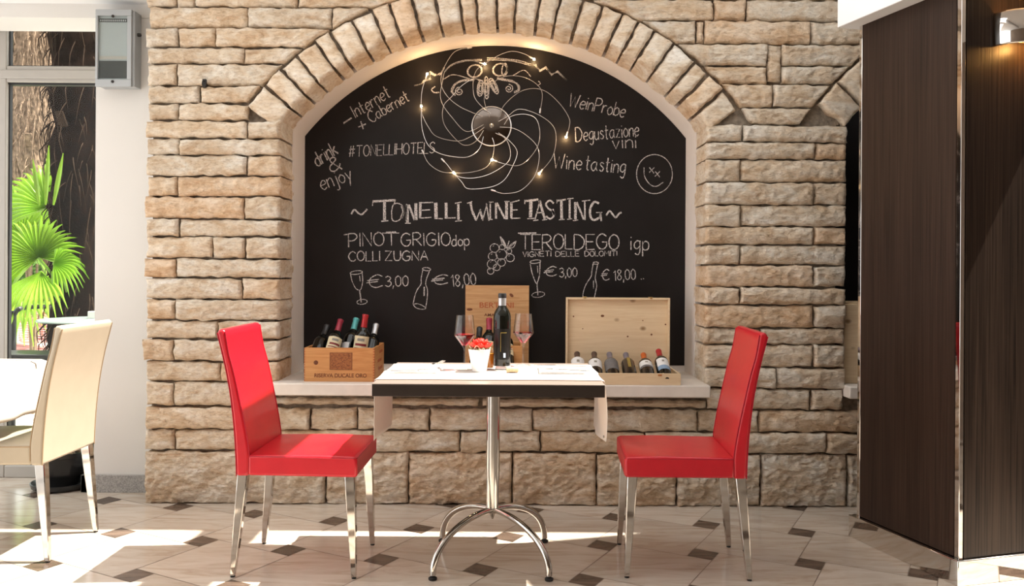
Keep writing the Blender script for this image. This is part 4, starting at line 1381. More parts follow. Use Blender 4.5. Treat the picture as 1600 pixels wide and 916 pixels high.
def make_chair(leather, seam, label, group=None):
    c = thing('dining_chair', label, 'chair', (0, 0, 0), 0, group)
    # seat: a padded slab between side bands
    q = MB()
    sx0, sx1 = -.165, .234
    q.prism([(sx0, .376), (sx1 - .004, .372), (sx1, .380), (sx1, .436), (sx1 - .01, .448), (sx1 - .14, .452), (sx0, .450)], -SD, SD, 'Y')
    q.build('seat', leather, c, bevel=.010, seg=3, angle=50)
    q = MB()
    loop = [(sx0 + .005, -SD + .002), (sx1 - .012, -SD + .002), (sx1 - .002, -SD + .012), (sx1 - .002, SD - .012), (sx1 - .012, SD - .002), (sx0 + .005, SD - .002)]
    q.tube([(x, y, .4425 + (.003 if x < .1 else -.002)) for x, y in loop], .0026, 8)
    q.build('piping', seam, c)
    # corner gussets over the front legs
    # backrest: curved, thinner to the top
    rear = [(-.208, .374), (-.211, .45), (-.218, .55), (-.231, .66), (-.247, .75), (-.263, .82), (-.282, .895)]
    front = [(-.252, .900), (-.238, .82), (-.219, .75), (-.199, .66), (-.180, .57), (-.166, .49), (-.161, .44), (-.163, .374)]
    top = [(-.279, .905), (-.270, .909), (-.258, .907)]
    rs = [(p.x, p.y) for p in smooth_pts([(a, b, 0) for a, b in rear], 4)]
    fs_ = [(p.x, p.y) for p in smooth_pts([(a, b, 0) for a, b in front], 4)]
    q = MB(); q.prism((rs + top + fs_)[::-1], -SD, SD, 'Y')
    q.build('backrest', leather, c, bevel=.009, seg=3, angle=50)
    for s in (-1, 1):
        for prof in (fs_[:-1], rs):
            q = MB(); q.tube([(x, s * (SD - .003), z) for x, z in prof], .0022, 6); q.build('piping', seam, c)
    for sx, xt, xb in ((1, .204, .222), (-1, -.190, -.224)):
        for sy in (-1, 1):
            q = MB()
            yt, yb = sy * .172, sy * .186
            v = []
            for z, h, t in ((.378, .0185, 0), (.30, .0175, .2), (.15, .014, .6), (0.006, .0095, 1)):
                x, y = xt + (xb - xt) * t, yt + (yb - yt) * t
                v += [(x - h, y - h, z), (x + h, y - h, z), (x + h, y + h, z), (x - h, y + h, z)]
            f = [(4 * i + k, 4 * i + (k + 1) % 4, 4 * i + 4 + (k + 1) % 4, 4 * i + 4 + k) for i in range(3) for k in range(4)] + [(0, 3, 2, 1), (12, 13, 14, 15)]
            q.add(v, f)
            lg = q.build('leg', M['chrome'], c, bevel=.003, seg=2)
            q = MB(); q.lathe([(.0085, 0), (.0085, .006), (.007, .008), (0, .008)], 12, 0, T((xb, yb, 0))); q.build('foot_glide', M['rubber'], lg)
    return c


ch1 = make_chair(M['red'], M['red_seam'], 'red leather dining chair on chrome legs left of the table, partly in sunlight')
ch1.location = (-.790, -.767, 0); ch1.rotation_euler = (0, 0, math.radians(-1))
ch2 = dup(ch1, (.662, -.757, 0), (0, 0, math.radians(180 - 3)), 'red leather dining chair on chrome legs right of the table, in the shade')
ch3 = make_chair(M['cream'], M['cream_seam'], 'cream leather dining chair seen from behind in front of the window')
ch3.location = (-1.995, -.625, 0); ch3.rotation_euler = (0, 0, math.radians(180))

# ------------------------------------------------------------------ the bistro table
TX0, TX1, TY0, TY1, TZ = -.488, .328, -1.09, -.43, .732
TCX, TCY = -.070, -.752
tb = thing('bistro_table', 'square pedestal table with a dark top on arched chrome legs', 'table', (TCX, TCY, 0))
q = MB(); q.box(TX0 - TCX, TX1 - TCX, TY0 - TCY, TY1 - TCY, TZ - .003, TZ); q.build('table_top', M['wenge_sunlit'], tb, bevel=.001)
q = MB(); q.box(TX0 - TCX, TX1 - TCX, TY0 - TCY, TY1 - TCY, TZ - .045, TZ - .0031); q.build('edge_band', M['wenge'], tb, bevel=.0015)
q = MB(); q.box(-.15, .15, -.15, .15, TZ - .052, TZ - .0451); q.build('mounting_plate', M['steel'], tb, bevel=.002)
q = MB()
q.lathe([(0.0, .160), (.004, .161), (.007, .168), (.010, .172), (.016, .20), (.0235, .27), (.0265, .34), (.027, .42), (.027, TZ - .05)], 32)
q.build('column', M['steel'], tb)
q = MB()
for k in range(4):
    a = math.radians(45 + 90 * k)
    q.tube([(math.cos(a) * .0195, math.sin(a) * .0195, .20), (math.cos(a) * .0195, math.sin(a) * .0195, TZ - .05)], .0105, 12)
q.build('column_tube', M['chrome'], tb)
fx, fy_ = .212, .215
for sx in (-1, 1):
    for sy in (-1, 1):
        pts = []
        R_ = math.hypot(fx, fy_)
        for i in range(25):
            t = i / 24
            a = t * math.pi / 2
            rr = .010 + (R_ - .010) * (math.sin(a) ** 1.02)
            z = .018 + .180 * (math.cos(a) ** .92)
            pts.append((sx * fx * rr / R_, sy * fy_ * rr / R_, z))
        q = MB(); q.tube(pts, .0125, 14)
        lg = q.build('leg', M['chrome'], tb)
        q = MB(); q.lathe([(.0, 0), (.014, 0), (.016, .003), (.016, .008), (.012, .011), (.007, .012), (.007, .02), (0, .02)], 18, 0, T((sx * fx, sy * fy_, 0)))
        q.build('foot_pad', M['rubber'], lg)

# runner
ry0, ry1 = -.995, -.515
q = MB()


def runner(u, v):
    y = ry0 + (ry1 - ry0) * v
    hang = .222 + .030 * v
    Lt = (TX1 - TX0) + .006
    s = u * (Lt + 2 * hang)
    x_l, x_r = TX0 - .004, TX1 + .004
    if s < hang:
        d = hang - s
        x = x_l - .003 - .006 * math.sin(v * 5 + 1) * d / hang + .010 * d / hang * (.5 - v)
        z = TZ + .0025 - d
    elif s > hang + Lt:
        d = s - hang - Lt
        x = x_r + .004 + .008 * math.sin(v * 6 + 2.2) * (d / hang) + .008 * math.sin(d / hang * 3)
        z = TZ + .0025 - d
    else:
        x = x_l + (x_r - x_l) * (s - hang) / Lt
        z = TZ + .0030
        y += .003 * math.sin(x * 14)
    return (x, y, z)


q.grid(runner, 110, 24)
rn = q.build('table_runner', M['linen'], smooth=True, solid=.0014, angle=60, fixn=False)
tag(rn, 'white cloth runner laid across the dark table and hanging down both sides', 'table runner')
q = MB(); q.lathe([(.004, -.002), (.0055, 0), (.004, .002)], 14, 0, T((TX1 + .0095, ry0 + .022, TZ - .205)) @ Matrix.Rotation(math.radians(90), 4, 'Y')); q.build('eyelet', M['print_grey'], rn)

# ------------------------------------------------------------------ wine bottles
PB = [(0.0, .004), (.012, .004), (.030, .0), (.0355, .004), (.037, .012), (.037, .185), (.0365, .192), (.033, .205), (.025, .217), (.018, .226), (.0148, .235), (.0140, .25), (.0137, .285), (.0150, .288), (.0150, .298), (.0135, .300), (0, .300)]


def label_patch(mb, r, z0, z1, a0, a1, off=.0006, n=18, m=0, mx=None):
    mb.grid(lambda u, v: ((r + off) * math.sin(a0 + (a1 - a0) * u), -(r + off) * math.cos(a0 + (a1 - a0) * u), z0 + (z1 - z0) * v), n, 2, m, mx)


def make_bottle(label, cap, body='bottle', labels=(), loc=(0, 0, 0), rot=(0, 0, 0), group=None, k=1.0, prof=None, capz=.232, prints=()):
    """upright in local space, base at the origin, label facing -Y"""
    b = thing('wine_bottle', label, 'wine bottle', loc, 0, group, rot)
    P = prof or PB
    q = MB(); q.lathe([(r * k, z * k) for r, z in P], 28); q.build('glass_body', M[body], b, angle=50)
    cp = [(r * k + .0008, z * k) for r, z in P if z >= capz and r > .001]
    cp = [(cp[0][0] - .0006, cp[0][1])] + cp + [(0, cp[-1][1] + .0008)]
    q = MB(); q.lathe(cp, 24); q.build('capsule', M[cap], b, angle=50)
    for (mt, z0, z1, a) in labels:
        q = MB(); label_patch(q, .037 * k, z0 * k, z1 * k, -a, a); lb = q.build('label', M[mt], b)
        for (pm, u0, u1, v0, v1, mm) in prints:
            if mm != mt: continue
            q = MB(); label_patch(q, .037 * k, (z0 + (z1 - z0) * v0) * k, (z0 + (z1 - z0) * v1) * k, -a + 2 * a * u0, -a + 2 * a * u1, .0011, 8); q.build('label_print', M[pm], lb)
    return b


# the open bottle standing on the table
bx_, by_ = PX(784.2, 570, 3.33)[0], 3.33 + CAMY
tbot = thing('wine_bottle', 'tall dark red wine bottle with a silver neck standing in the middle of the table', 'wine bottle', (bx_, by_, TZ + .004))
pr = [(0, .022), (.020, .020), (.0335, .018), (.0345, .030), (.0345, .205), (.034, .213), (.031, .226), (.024, .240), (.0175, .249), (.0152, .256), (.0148, .262), (.0148, .300), (0, .300)]
q = MB(); q.lathe(pr, 36); q.build('glass_body', M['bottle'], tbot, angle=50)
q = MB(); q.lathe([(0, .0), (.030, .0), (.0345, .003), (.0349, .008), (.0349, .0185), (0, .0195)], 36); q.build('glass_base', M['thick_glass'], tbot, angle=40)
q = MB(); q.lathe([(.0152, .246), (.0157, .2465), (.0157, .284), (.0152, .2845)], 28, cap=False); q.build('neck_sleeve', M['cap_silver'], tbot)
q = MB(); q.lathe([(.0157, .2846), (.0165, .287), (.0165, .298), (.0150, .303), (0, .303)], 28); q.build('capsule', M['cap_black'], tbot, angle=50)
q = MB(); label_patch(q, .0345, .045, .165, -.95, .95); lb = q.build('label', M['label_dark'], tbot)
q = MB(); label_patch(q, .0345, .052, .070, .17, .42, .0010, 6); q.build('sticker', M['sticker'], tbot)['label'] = 'small pale blue square sticker'
q = MB(); label_patch(q, .0345, .075, .150, -.16, -.155 + .035, .0010, 2); label_patch(q, .0345, .148, .151, -.16, .55, .0010, 8); q.build('label_print', M['label_gold'], lb)

# wooden crates ------------------------------------------------------
def open_crate(name, label, x0, x1, y0, y1, z0, h, t, wood, cat='wooden crate', base=True):
    c = thing(name, label, cat, ((x0 + x1) / 2, (y0 + y1) / 2, z0))
    w2, d2 = (x1 - x0) / 2, (y1 - y0) / 2
    fr = MB(); fr.box(-w2, w2, -d2, -d2 + t, 0, h); fp = fr.build('front_panel', wood, c, bevel=.0015)
    for (a, b_, c_, d_, nm) in ((-w2, -w2 + t, -d2 + t, d2, 'side_panel'), (w2 - t, w2, -d2 + t, d2, 'side_panel'), (-w2 + t, w2 - t, d2 - t, d2, 'back_panel')):
        q = MB(); q.box(a, b_, c_, d_, 0, h); q.build(nm, wood, c, bevel=.0015)
    q = MB(); q.box(-w2 + t, w2 - t, -d2 + t, d2 - t, 0, .008); q.build('bottom_panel', wood, c)
    return c, fp, w2, d2


cx0 = PX(475.3, 570, 4.03)[0]; cx1 = PX(585, 570, 4.03)[0]
CRY = 4.03 + CAMY
CH = CAMZ - (543.7 + .00616 * 270 - HZ) * 4.03 / F - ZSILL
cr, fp, w2, d2 = open_crate('wine_crate', 'orange pine wine crate with a burnt stamp, holding five bottles, left on the sill', cx0, cx1, CRY, CRY + .30, ZSILL, CH, .011, M['pine'])
# finger joints
for s in (-1, 1):
    q = MB()
    for i in range(13):
        z = CH * (i + .25) / 13
        q.box(s * w2 - .0012 if s > 0 else -w2 - .0006, w2 + .0006 if s > 0 else -w2 + .0012, -d2 + .0005, -d2 + .0112, z, z + CH / 26)
        q.box(s * w2 - (.007 if s > 0 else 0), s * w2 + (0 if s > 0 else .004), -d2 - .0005, -d2 + .001, z, z + CH / 26)
    q.build('finger_joint', M['print_red'], cr)
# stamp picture: a framed etching, generic
q = MB()
X0, X1, Z0, Z1 = -.046, .062, .057, .139
yy = -d2 - .0006


def fbox(a, b, c_, d_): q.box(a, b, yy, yy + .001, c_, d_)


fbox(X0, X1, Z1 - .003, Z1); fbox(X0, X1, Z0, Z0 + .003); fbox(X0, X0 + .003, Z0, Z1); fbox(X1 - .003, X1, Z0, Z1)
rr_ = random.Random(3)
for i in range(230):
    a = rr_.uniform(X0 + .004, X1 - .010); c_ = rr_.uniform(Z0 + .005, Z1 - .008)
    if rr_.random() < .6: fbox(a, a + rr_.uniform(.002, .008), c_, c_ + rr_.uniform(.0008, .002))
    else: fbox(a, a + rr_.uniform(.0008, .002), c_, c_ + rr_.uniform(.002, .006))
q2 = MB(); q2.box(X0 + .001, X1 - .001, -d2 - .0003, -d2 + .0004, Z0 + .001, Z1 - .001); q2.build('stamp_ground', M['stamp_ground'], fp)
q.build('stamp', M['stamp'], fp)['label'] = 'burnt brown picture stamp'
text_part('stamp_lettering', 'RISERVA DUCALE ORO', .026, T((.006, -d2 - .0006, .021)) @ FACE, M['stamp'], fp, width=.250)
q = MB(); q.lathe([(0, .0009), (.009, .0009), (.011, 0)], 20, 0, T((-.112, -d2 + .0001, CH * .56)) @ Matrix.Rotation(math.radians(90), 4, 'X')); q.build('knot', M['stamp'], fp)
q = MB()
for k2, (a, b_) in enumerate(((-.02, .09), (-.05, .07), (.0, .10))):
    q.box(w2, w2 + .0006, a, b_, CH * (.25 + .25 * k2), CH * (.25 + .25 * k2) + .014)
q.build('side_print', M['print_red'], cr)

zb_ = ZSILL + .0085
PRINTS = [('print_dark', .2, .85, .58, .68, 'label_cream'), ('print_dark', .15, .9, .45, .50, 'label_cream'), ('print_grey', .25, .8, .2, .26, 'label_cream'), ('print_grey', .3, .7, .78, .9, 'label_cream'),
          ('print_grey', .2, .8, .5, .6, 'label_white')]
cw = lambda px: PX(px, 530, 4.2)[0]


def lean(label, cap, topx, topy, botx, dtop, labels, k=1.0, spin=0.0, body='bottle', basez=None, ydir=None, group=None):
    """a bottle leaning in a crate: passes through top point (px,py at distance dtop)"""
    xt, zt_ = PX(topx, topy, dtop)
    xb = PX(botx, 570, dtop - .05)[0]
    bz = basez if basez is not None else zb_ + .004
    Lh = .300 * k
    dz = min(zt_ - bz, Lh * .985)
    bz += .037 * k * math.sqrt(max(0, 1 - (dz / Lh) ** 2))
    dz = min(zt_ - bz, Lh * .985)
    dx = xt - xb
    dy = math.sqrt(max(0.0, Lh * Lh - dz * dz - dx * dx))
    yt = dtop + CAMY
    axis = Vector((dx, dy, dz)).normalized()
    base = Vector((xt, yt, zt_)) - axis * Lh
    qd = axis.to_track_quat('Z', 'Y').to_euler()
    R = Matrix.Rotation(0, 3, 'Z')
    zx = axis; yx = Vector((0, 1, 0)); yx = (yx - zx * yx.dot(zx)).normalized(); xx = yx.cross(zx)
    Mx = Matrix((xx, yx, zx)).transposed() @ Matrix.Rotation(spin, 3, 'Z')
    return make_bottle(label, cap, body, labels, tuple(base), tuple(Mx.to_euler()), group, k, prints=PRINTS)


GC = 'bottles standing in the left crate'
lean('black capped bottle leaning at the left end of the orange crate', 'cap_black', 511.5, 509, 497, 4.27, [('label_dark', .06, .12, .8)], 1.0, 0, 'bottle', group=GC)
lean('burgundy capped bottle with a cream label, second from the left in the orange crate', 'cap_burgundy', 532.5, 500, 515, 4.23, [('label_cream', .085, .190, 1.1)], 1.0, .25, group=GC)
lean('teal capped bottle with a white label in the middle of the orange crate', 'cap_teal', 557, 498, 541, 4.30, [('label_white', .07, .15, .7)], 1.0, -.6, group=GC)
lean('tallest bottle with a red cap and a yellow label in the orange crate', 'cap_red', 571.5, 491.5, 557, 4.17, [('label_cream', .075, .191, 1.2)], 1.0, .0, group=GC)
lean('silver capped dark bottle at the right end of the orange crate', 'cap_silver', 588, 507, 577, 4.26, [('label_grey', .085, .135, 1.0)], .95, 0, group=GC)

# tall honey coloured case standing on end against the board
x0 = PX(727, 500, 4.44)[0]; x1 = PX(826.5, 500, 4.44)[0]
zt = PX(776, 446, 4.44)[1]
lid = thing('wine_case', 'honey pine wine case with red lettering standing on end against the chalkboard', 'wine case', ((x0 + x1) / 2, 4.44 + CAMY, ZSILL))
lw, lh = (x1 - x0) / 2, zt - ZSILL
q = MB(); q.box(-lw, lw, 0, .010, 0, lh); lp = q.build('lid_panel', M['pine_lid'], lid, bevel=.0012)
q = MB(); q.box(-lw + .004, lw - .004, .010, .040, 0.002, lh - .003); q.build('case_body', M['pine_lid'], lid, bevel=.001)
text_part('lettering', 'BERTANI', .040, T((-.003, -.0006, lh - .118)) @ FACE, M['print_red'], lp, width=.180)
text_part('lettering', 'AMARONE', .021, T((-.006, -.0006, lh - .163)) @ FACE, M['stamp'], lp, width=.125)
q = MB(); q.lathe([(0, .0008), (.010, .0008), (.013, 0)], 20, 0, T((.075, .0001, lh - .052)) @ Matrix.Rotation(math.radians(90), 4, 'X') @ Matrix.Rotation(.8, 4, 'Z') @ Matrix.Scale(.6, 4, (1, 0, 0))); q.build('knot', M['stamp'], lp)
q = MB(); q.lathe([(0, .0008), (.012, .0008), (.016, 0)], 20, 0, T((-.145, .0001, lh - .128)) @ Matrix.Rotation(math.radians(90), 4, 'X') @ Matrix.Scale(.45, 4, (0, 1, 0))); q.build('knot', M['stamp'], lp)
# small crate in front of it
x0 = PX(731, 560, 4.12)[0]; x1 = PX(816, 560, 4.12)[0]
cr2, fp2, w22, d22 = open_crate('wine_crate', 'small orange pine crate with bottles, half hidden behind the flower pot', x0, x1, 4.12 + CAMY, 4.12 + CAMY + .24, ZSILL, CAMZ - (540.5 - HZ) * 4.12 / F - ZSILL, .010, M['pine'])
GM = 'bottles in the small middle crate'
lean('burgundy capped bottle with a cream label in the small crate behind the flower pot', 'cap_burgundy', 764.5, 498, 764, 4.24, [('label_cream', .085, .165, 1.1)], 1.0, 0, group=GM)
lean('black capped bottle leaning at the left of the small crate behind the left glass', 'cap_black', 749.5, 513, 746, 4.26, [('label_cream', .10, .14, .6)], 1.0, .5, group=GM)
lean('dark bottle in the small crate hidden behind the tall table bottle', 'cap_black', 789, 508, 793, 4.24, [('label_cream', .10, .165, 1.2)], 1.0, 0, group=GM)

# wide open case with six lying bottles
cx0, cx1 = PX(884, 560, 4.26)[0], PX(1064, 584, 3.975)[0]
cy0, cy1 = 3.975 + CAMY, 4.285 + CAMY
th = CAMZ - (582.4 - HZ) * 3.975 / F - ZSILL
cs, fp3, w23, d23 = open_crate('wine_case', 'pale spruce wine case lying open with its lid up, holding six bottles', cx0, cx1, cy0, cy1, ZSILL, th, .009, M['pine_pale'], 'wine case')
zt = PX(965, 465, 4.29)[1]
lidh = zt - ZSILL - th
q = MB()
q.box(-w23, w23, d23 - .004, d23 + .004, th + .002, th + lidh)
ld_ = q.build('lid', M['pine_pale'], cs, bevel=.001)
q = MB(); ex = .022
q.box(-w23, -w23 + .009, d23 - .004 - ex, d23 - .004, th + .002, th + lidh); q.box(w23 - .009, w23, d23 - .004 - ex, d23 - .004, th + .002, th + lidh)
q.box(-w23 + .009, w23 - .009, d23 - .004 - ex, d23 - .004, th + lidh - .010, th + lidh)
q.build('lid_rim', M['pine_pale'], ld_, bevel=.001)
q = MB()
for (u, v, r) in ((.075, .28, .004), (.355, .27, .006), (.165, .46, .003), (.60, .57, .0045), (.83, .54, .005), (.745, .335, .003), (.965, .39, .004)):
    q.lathe([(0, .0007), (r * .7, .0007), (r, 0)], 14, 0, T((-w23 + 2 * w23 * u, d23 - .0041, th + lidh * (1 - v))) @ Matrix.Rotation(math.radians(90), 4, 'X') @ Matrix.Scale(1.5 if u == .355 else 1, 4, (1, 0, 0)))
q.build('knot', M['stamp'], ld_)
for u in (.18, .815):
    q = MB(); q.box(-w23 + 2 * w23 * u - .011, -w23 + 2 * w23 * u + .011, d23 - .020, d23 - .008, th + lidh, th + lidh + .004); q.box(-w23 + 2 * w23 * u - .006, -w23 + 2 * w23 * u + .006, d23 - .030, d23 - .018, th + lidh - .004, th + lidh + .003)
    q.build('clasp', M['brass'], ld_, bevel=.0008)
q = MB(); q.box(w23 * .62 - .009, w23 * .62 + .009, -d23 - .002, -d23, th - .012, th - .003); q.build('clasp', M['brass'], cs, bevel=.0006)
GR = 'bottles lying in the open case'
six = [('brown capped bottle with a white label at the left end of the open case', 'cap_brown', 902.5, 552.4, 'bottle_brown', [('label_white', .10, .20, 1.2)]),
       ('brown capped bottle with a white label, second from the left in the open case', 'cap_brown', 929.4, 552.4, 'bottle_brown', [('label_white', .105, .185, 1.2)]),
       ('grey capped bottle with a grey label, third from the left in the open case', 'cap_grey', 953.5, 553.2, 'bottle_brown', [('label_grey', .085, .190, 1.3)]),
       ('grey capped bottle with a narrow gold stripe, fourth from the left in the open case', 'cap_grey', 979.5, 553.8, 'bottle_brown', [('label_gold', .10, .20, .22)]),
       ('orange capped bottle in the open case', 'cap_orange', 1007.3, 555.5, 'bottle_brown', [('label_white', .125, .175, 1.25), ('label_grey', .105, .1245, 1.25)]),
       ('red capped bottle at the right end of the open case', 'cap_red', 1030.5, 549, 'bottle', [('label_white', .115, .18, 1.0), ('label_blue', .08, .1145, 1.0)])]
for k, (lb_, cap, px, py, body, labs) in enumerate(six):
    yt = 4.20 + CAMY
    xt, zt_ = PX(px, py + 1.5, 4.20)
    fx_ = cx0 + .009 + (k + .5) * (cx1 - cx0 - .018) / 6
    if k >= 4: zt_ += .004
    # base centre near the front panel
    yb = cy0 + .042
    zb2 = ZSILL + .040
    top = Vector((xt, yt, zt_)); base = Vector((xt * (yb - CAMY) / 4.20 * .3 + fx_ * .7, yb, zb2))
    ax = (top - base).normalized(); k_ = .92
    Lh = .300 * k_
    zx = ax; xx = Vector((1, 0, 0)); xx = (xx - zx * xx.dot(zx)).normalized(); yx = zx.cross(xx)
    Mx = Matrix((xx, yx, zx)).transposed()
    # base so that the capsule top is at 'top'
    b0 = top - ax * Lh
    sh = max(0, (cy0 + .012) - (b0.y - .0))
    make_bottle(lb_, cap, body, labs, tuple(b0 + Vector((0, sh, 0))), tuple(Mx.to_euler()), GR, k_, prints=[('print_grey', .42, .58, .45, .7, 'label_white'), ('label_grey', .3, .7, .7, .76, 'label_grey')])

# ------------------------------------------------------------------ small things on the table
ZT = TZ + .0048


def wine_glass(px, d, label, level):
    x = PX(px, 560, d)[0]
    g_ = thing('wine_glass', label, 'wine glass', (x, d + CAMY, ZT), 0, 'wine glasses on the table')
    out = [(0, 0), (.036, 0), (.037, .0012), (.034, .0025), (.012, .006), (.0055, .010), (.0042, .02), (.0040, .075), (.0048, .086), (.010, .093), (.0415, .134), (.0425, .138), (.0415, .143), (.0335, .2145), (.0330, .2150)]
    inn = [(.0325, .2145), (.0405, .143), (.0414, .138), (.0405, .1345), (.009, .0955), (.0, .0945)]
    q = MB(); q.lathe(out + inn, 40, cap=False); q.build('bowl_and_stem', M['glass'], g_, angle=40)
    def ri(z):
        P = inn[::-1]
        for (r0, z0), (r1, z1) in zip(P[:-1], P[1:]):
            if z0 <= z <= z1: return r0 + (r1 - r0) * (z - z0) / max(1e-6, z1 - z0)
        return .04
    wz_ = [(0, .0946), (.009, .0955), (.0405, .1345), (.0414, .138)]
    wz_ = [(r - .0002 if r > 0 else 0, z) for r, z in wz_ if z < level] + [(ri(level) - .0002, level), (0, level)]
    q = MB(); q.lathe(wz_, 40, cap=False); q.build('red_wine', M['wine'], g_, angle=40)
    return g_


wine_glass(725.8, 3.33, 'wine glass with red wine left of the bottle, beside the flower pot', .1395)
wine_glass(817.6, 3.47, 'wine glass with red wine right of the tall bottle', .1405)

d = 3.27; x = PX(749, 560, d)[0]
fp_ = thing('flower_pot', 'small white ceramic pot with a red flower on the table', 'flower pot', (x, d + CAMY, ZT))
q = MB(); q.lathe([(0, 0), (.026, 0), (.028, .002), (.0425, .082), (.0435, .087), (.0415, .088), (.039, .082), (.0265, .006), (0, .006)], 32, cap=False); q.build('pot', M['ceramic'], fp_, angle=40)
q = MB(); q.lathe([(0, .077), (.0378, .076), (.0375, .074)], 20); q.build('soil', M['soil'], fp_)
q = MB()
for ring, (nr, rad, zz0, tilt, sz) in enumerate(((5, .007, .108, 1.2, .020), (7, .015, .103, .85, .024), (8, .024, .096, .45, .026))):
    for k in range(nr):
        a = 2 * math.pi * k / nr + ring * .4
        Mx = T((rad * math.cos(a) + .004, rad * math.sin(a), zz0)) @ Matrix.Rotation(a, 4, 'Z') @ Matrix.Rotation(-tilt, 4, 'Y')
        q.grid(lambda u, v: ((v * sz), (u - .5) * sz * 1.1 * math.sin(math.pi * (.15 + .8 * v)) * 1.1, .006 * math.sin(math.pi * u) * -1 + .007 * v * v), 5, 5, 0, Mx)
q.build('petals', M['petal'], fp_, solid=.0008, fixn=False)
q = MB()
r2 = random.Random(5)
for i in range(26):
    a = r2.uniform(0, 6.28); a2 = a + r2.uniform(.5, 1.4); r0 = .026 + r2.random() * .012
    q.tube(smooth_pts([(r0 * math.cos(a), r0 * math.sin(a), .080), ((r0 + .006) * math.cos((a + a2) / 2), (r0 + .006) * math.sin((a + a2) / 2), .092 + r2.random() * .012), (r0 * math.cos(a2), r0 * math.sin(a2), .082)], 4), .0012, 5)
q.build('straw', M['petal2'], fp_)
q = MB()
for i in range(14):
    a = r2.uniform(0, 6.28); r0 = .022 + r2.random() * .014
    Mx = T((r0 * math.cos(a), r0 * math.sin(a), .081)) @ Matrix.Rotation(a, 4, 'Z') @ Matrix.Rotation(-.6, 4, 'Y')
    q.grid(lambda u, v: (v * .016, (u - .5) * .010 * math.sin(math.pi * (.1 + .85 * v)), .002 * v), 3, 4, 0, Mx)
q.build('leaves', M['leaf_small'], fp_, solid=.0006, fixn=False)

d = 3.36; x = PX(764.5, 560, d)[0]
ab = thing('oil_bottle', 'small glass bottle of amber oil between the flower pot and the wine bottle', 'oil bottle', (x, d + CAMY, ZT))
q = MB(); q.lathe([(0, 0), (.018, 0), (.0195, .003), (.0195, .065), (.015, .078), (.009, .086), (.0085, .100), (.0100, .101), (.0100, .106), (.0070, .106), (.0072, .088), (.013, .077), (.0178, .064), (.0178, .005), (0, .004)], 28, cap=False); q.build('glass_body', M['glass'], ab, angle=40)
q = MB(); q.lathe([(0, .0042), (.0176, .0052), (.0176, .060), (0, .060)], 28, cap=False); q.build('oil', M['amber'], ab, angle=40)

d = 3.245; x = PX(800.5, 581, d)[0]
q = MB(); q.lathe([(0, -.0225), (.0095, -.0225), (.0102, -.021), (.0098, 0), (.0104, .021), (.0098, .0225), (0, .0225)], 22)
ck = q.build('cork', M['cork'], angle=50); ck.location = (x, d + CAMY, ZT + .0104); ck.rotation_euler = (0, math.radians(90), math.radians(8))
tag(ck, 'wine cork lying in front of the wine bottle', 'cork')
q = MB(); label_patch(q, .0098, -.012, .010, .9, 2.3, .0006, 8); q.build('cork_print', M['print_dark'], ck)


def place_setting(xc, yc, rz, side):
    nk = thing('napkin', f'folded white napkin on the {side} side of the runner', 'napkin', (xc, yc, ZT), rz)
    q = MB()
    def ff(z0, sh, wave):
        return lambda u, v: (-.09 + .18 * u + sh * v, -.105 + .21 * v, z0 + wave * math.sin(u * 5 + v * 2) * .5 + wave * .5 + .004 * math.sin(math.pi * u) * math.sin(math.pi * v))
    q.grid(ff(.0006, .01, .001), 14, 14)
    q.grid(ff(.0032, -.006, .0016), 14, 14)
    q.grid(ff(.0060, .004, .002), 14, 14)
    q.build('napkin_fold', M['napkin'], nk, solid=.0012, fixn=False)
    return nk


def cutlery(kind, label, loc, rz, tilt=0.0):
    t = thing(kind, label, kind.split('_')[-1], loc, 0, None, (0, -tilt, rz))
    q = MB()
    q.tube(smooth_pts([(-.10, 0, .0022), (-.06, 0, .0024), (0, 0, .004), (.025, 0, .006)], 4), [.0045] * 13, 8, mx=Matrix.Scale(.5, 4, (0, 0, 1)))
    q.build('handle', M['steel'], t)
    q = MB()
    if 'fork' in kind:
        q.grid(lambda u, v: (.022 + .028 * u, (v - .5) * (.008 + .016 * u), .0045 - .004 * math.sin(u * 3)), 6, 4)
        for k in range(4):
            y = (k - 1.5) * .0064
            q.tube(smooth_pts([(.048, y, .002), (.07, y, .001), (.094, y, .007)], 3), [.0014] * 6 + [.0008], 6)
        q.build('tines', M['steel'], t, solid=.0012, fixn=False)
    else:
        q.grid(lambda u, v: (.022 + .095 * u, (v - .5) * .020 * (1 - .55 * u * u), .0045), 10, 3)
        q.build('blade', M['steel'], t, solid=.0014, fixn=False)
    return t


place_setting(-.372, -.745, math.radians(4), 'left')
place_setting(.200, -.735, math.radians(-3), 'right')
cutlery('table_fork', 'steel fork with raised tines on the left napkin', (-.345, -.700, ZT + .011), math.radians(38), .10)
cutlery('table_knife', 'steel knife lying along the left napkin', (-.375, -.835, ZT + .010), math.radians(4), 0)
cutlery('table_fork', 'steel fork lying on the right napkin', (.205, -.79, ZT + .010), math.radians(176), .02)
cutlery('table_knife', 'steel knife lying behind the fork on the right napkin', (.205, -.665, ZT + .010), math.radians(180), 0)

# ------------------------------------------------------------------ the left table
lt = thing('dining_table', 'table under a white tablecloth at the left edge of the picture', 'table', (-2.42, -.83, 0))
q = MB(); q.box(-.40, .40, -.44, .44, .695, .728); q.build('table_top', M['wenge'], lt, bevel=.002)
q = MB(); q.lathe([(.03, .02), (.03, .695)], 24); q.build('column', M['steel'], lt)
q = MB(); q.lathe([(.0, 0), (.22, 0), (.225, .006), (.20, .014), (.05, .024), (.03, .05), (0, .05)], 40); q.build('base', M['steel'], lt, angle=50)
q = MB()


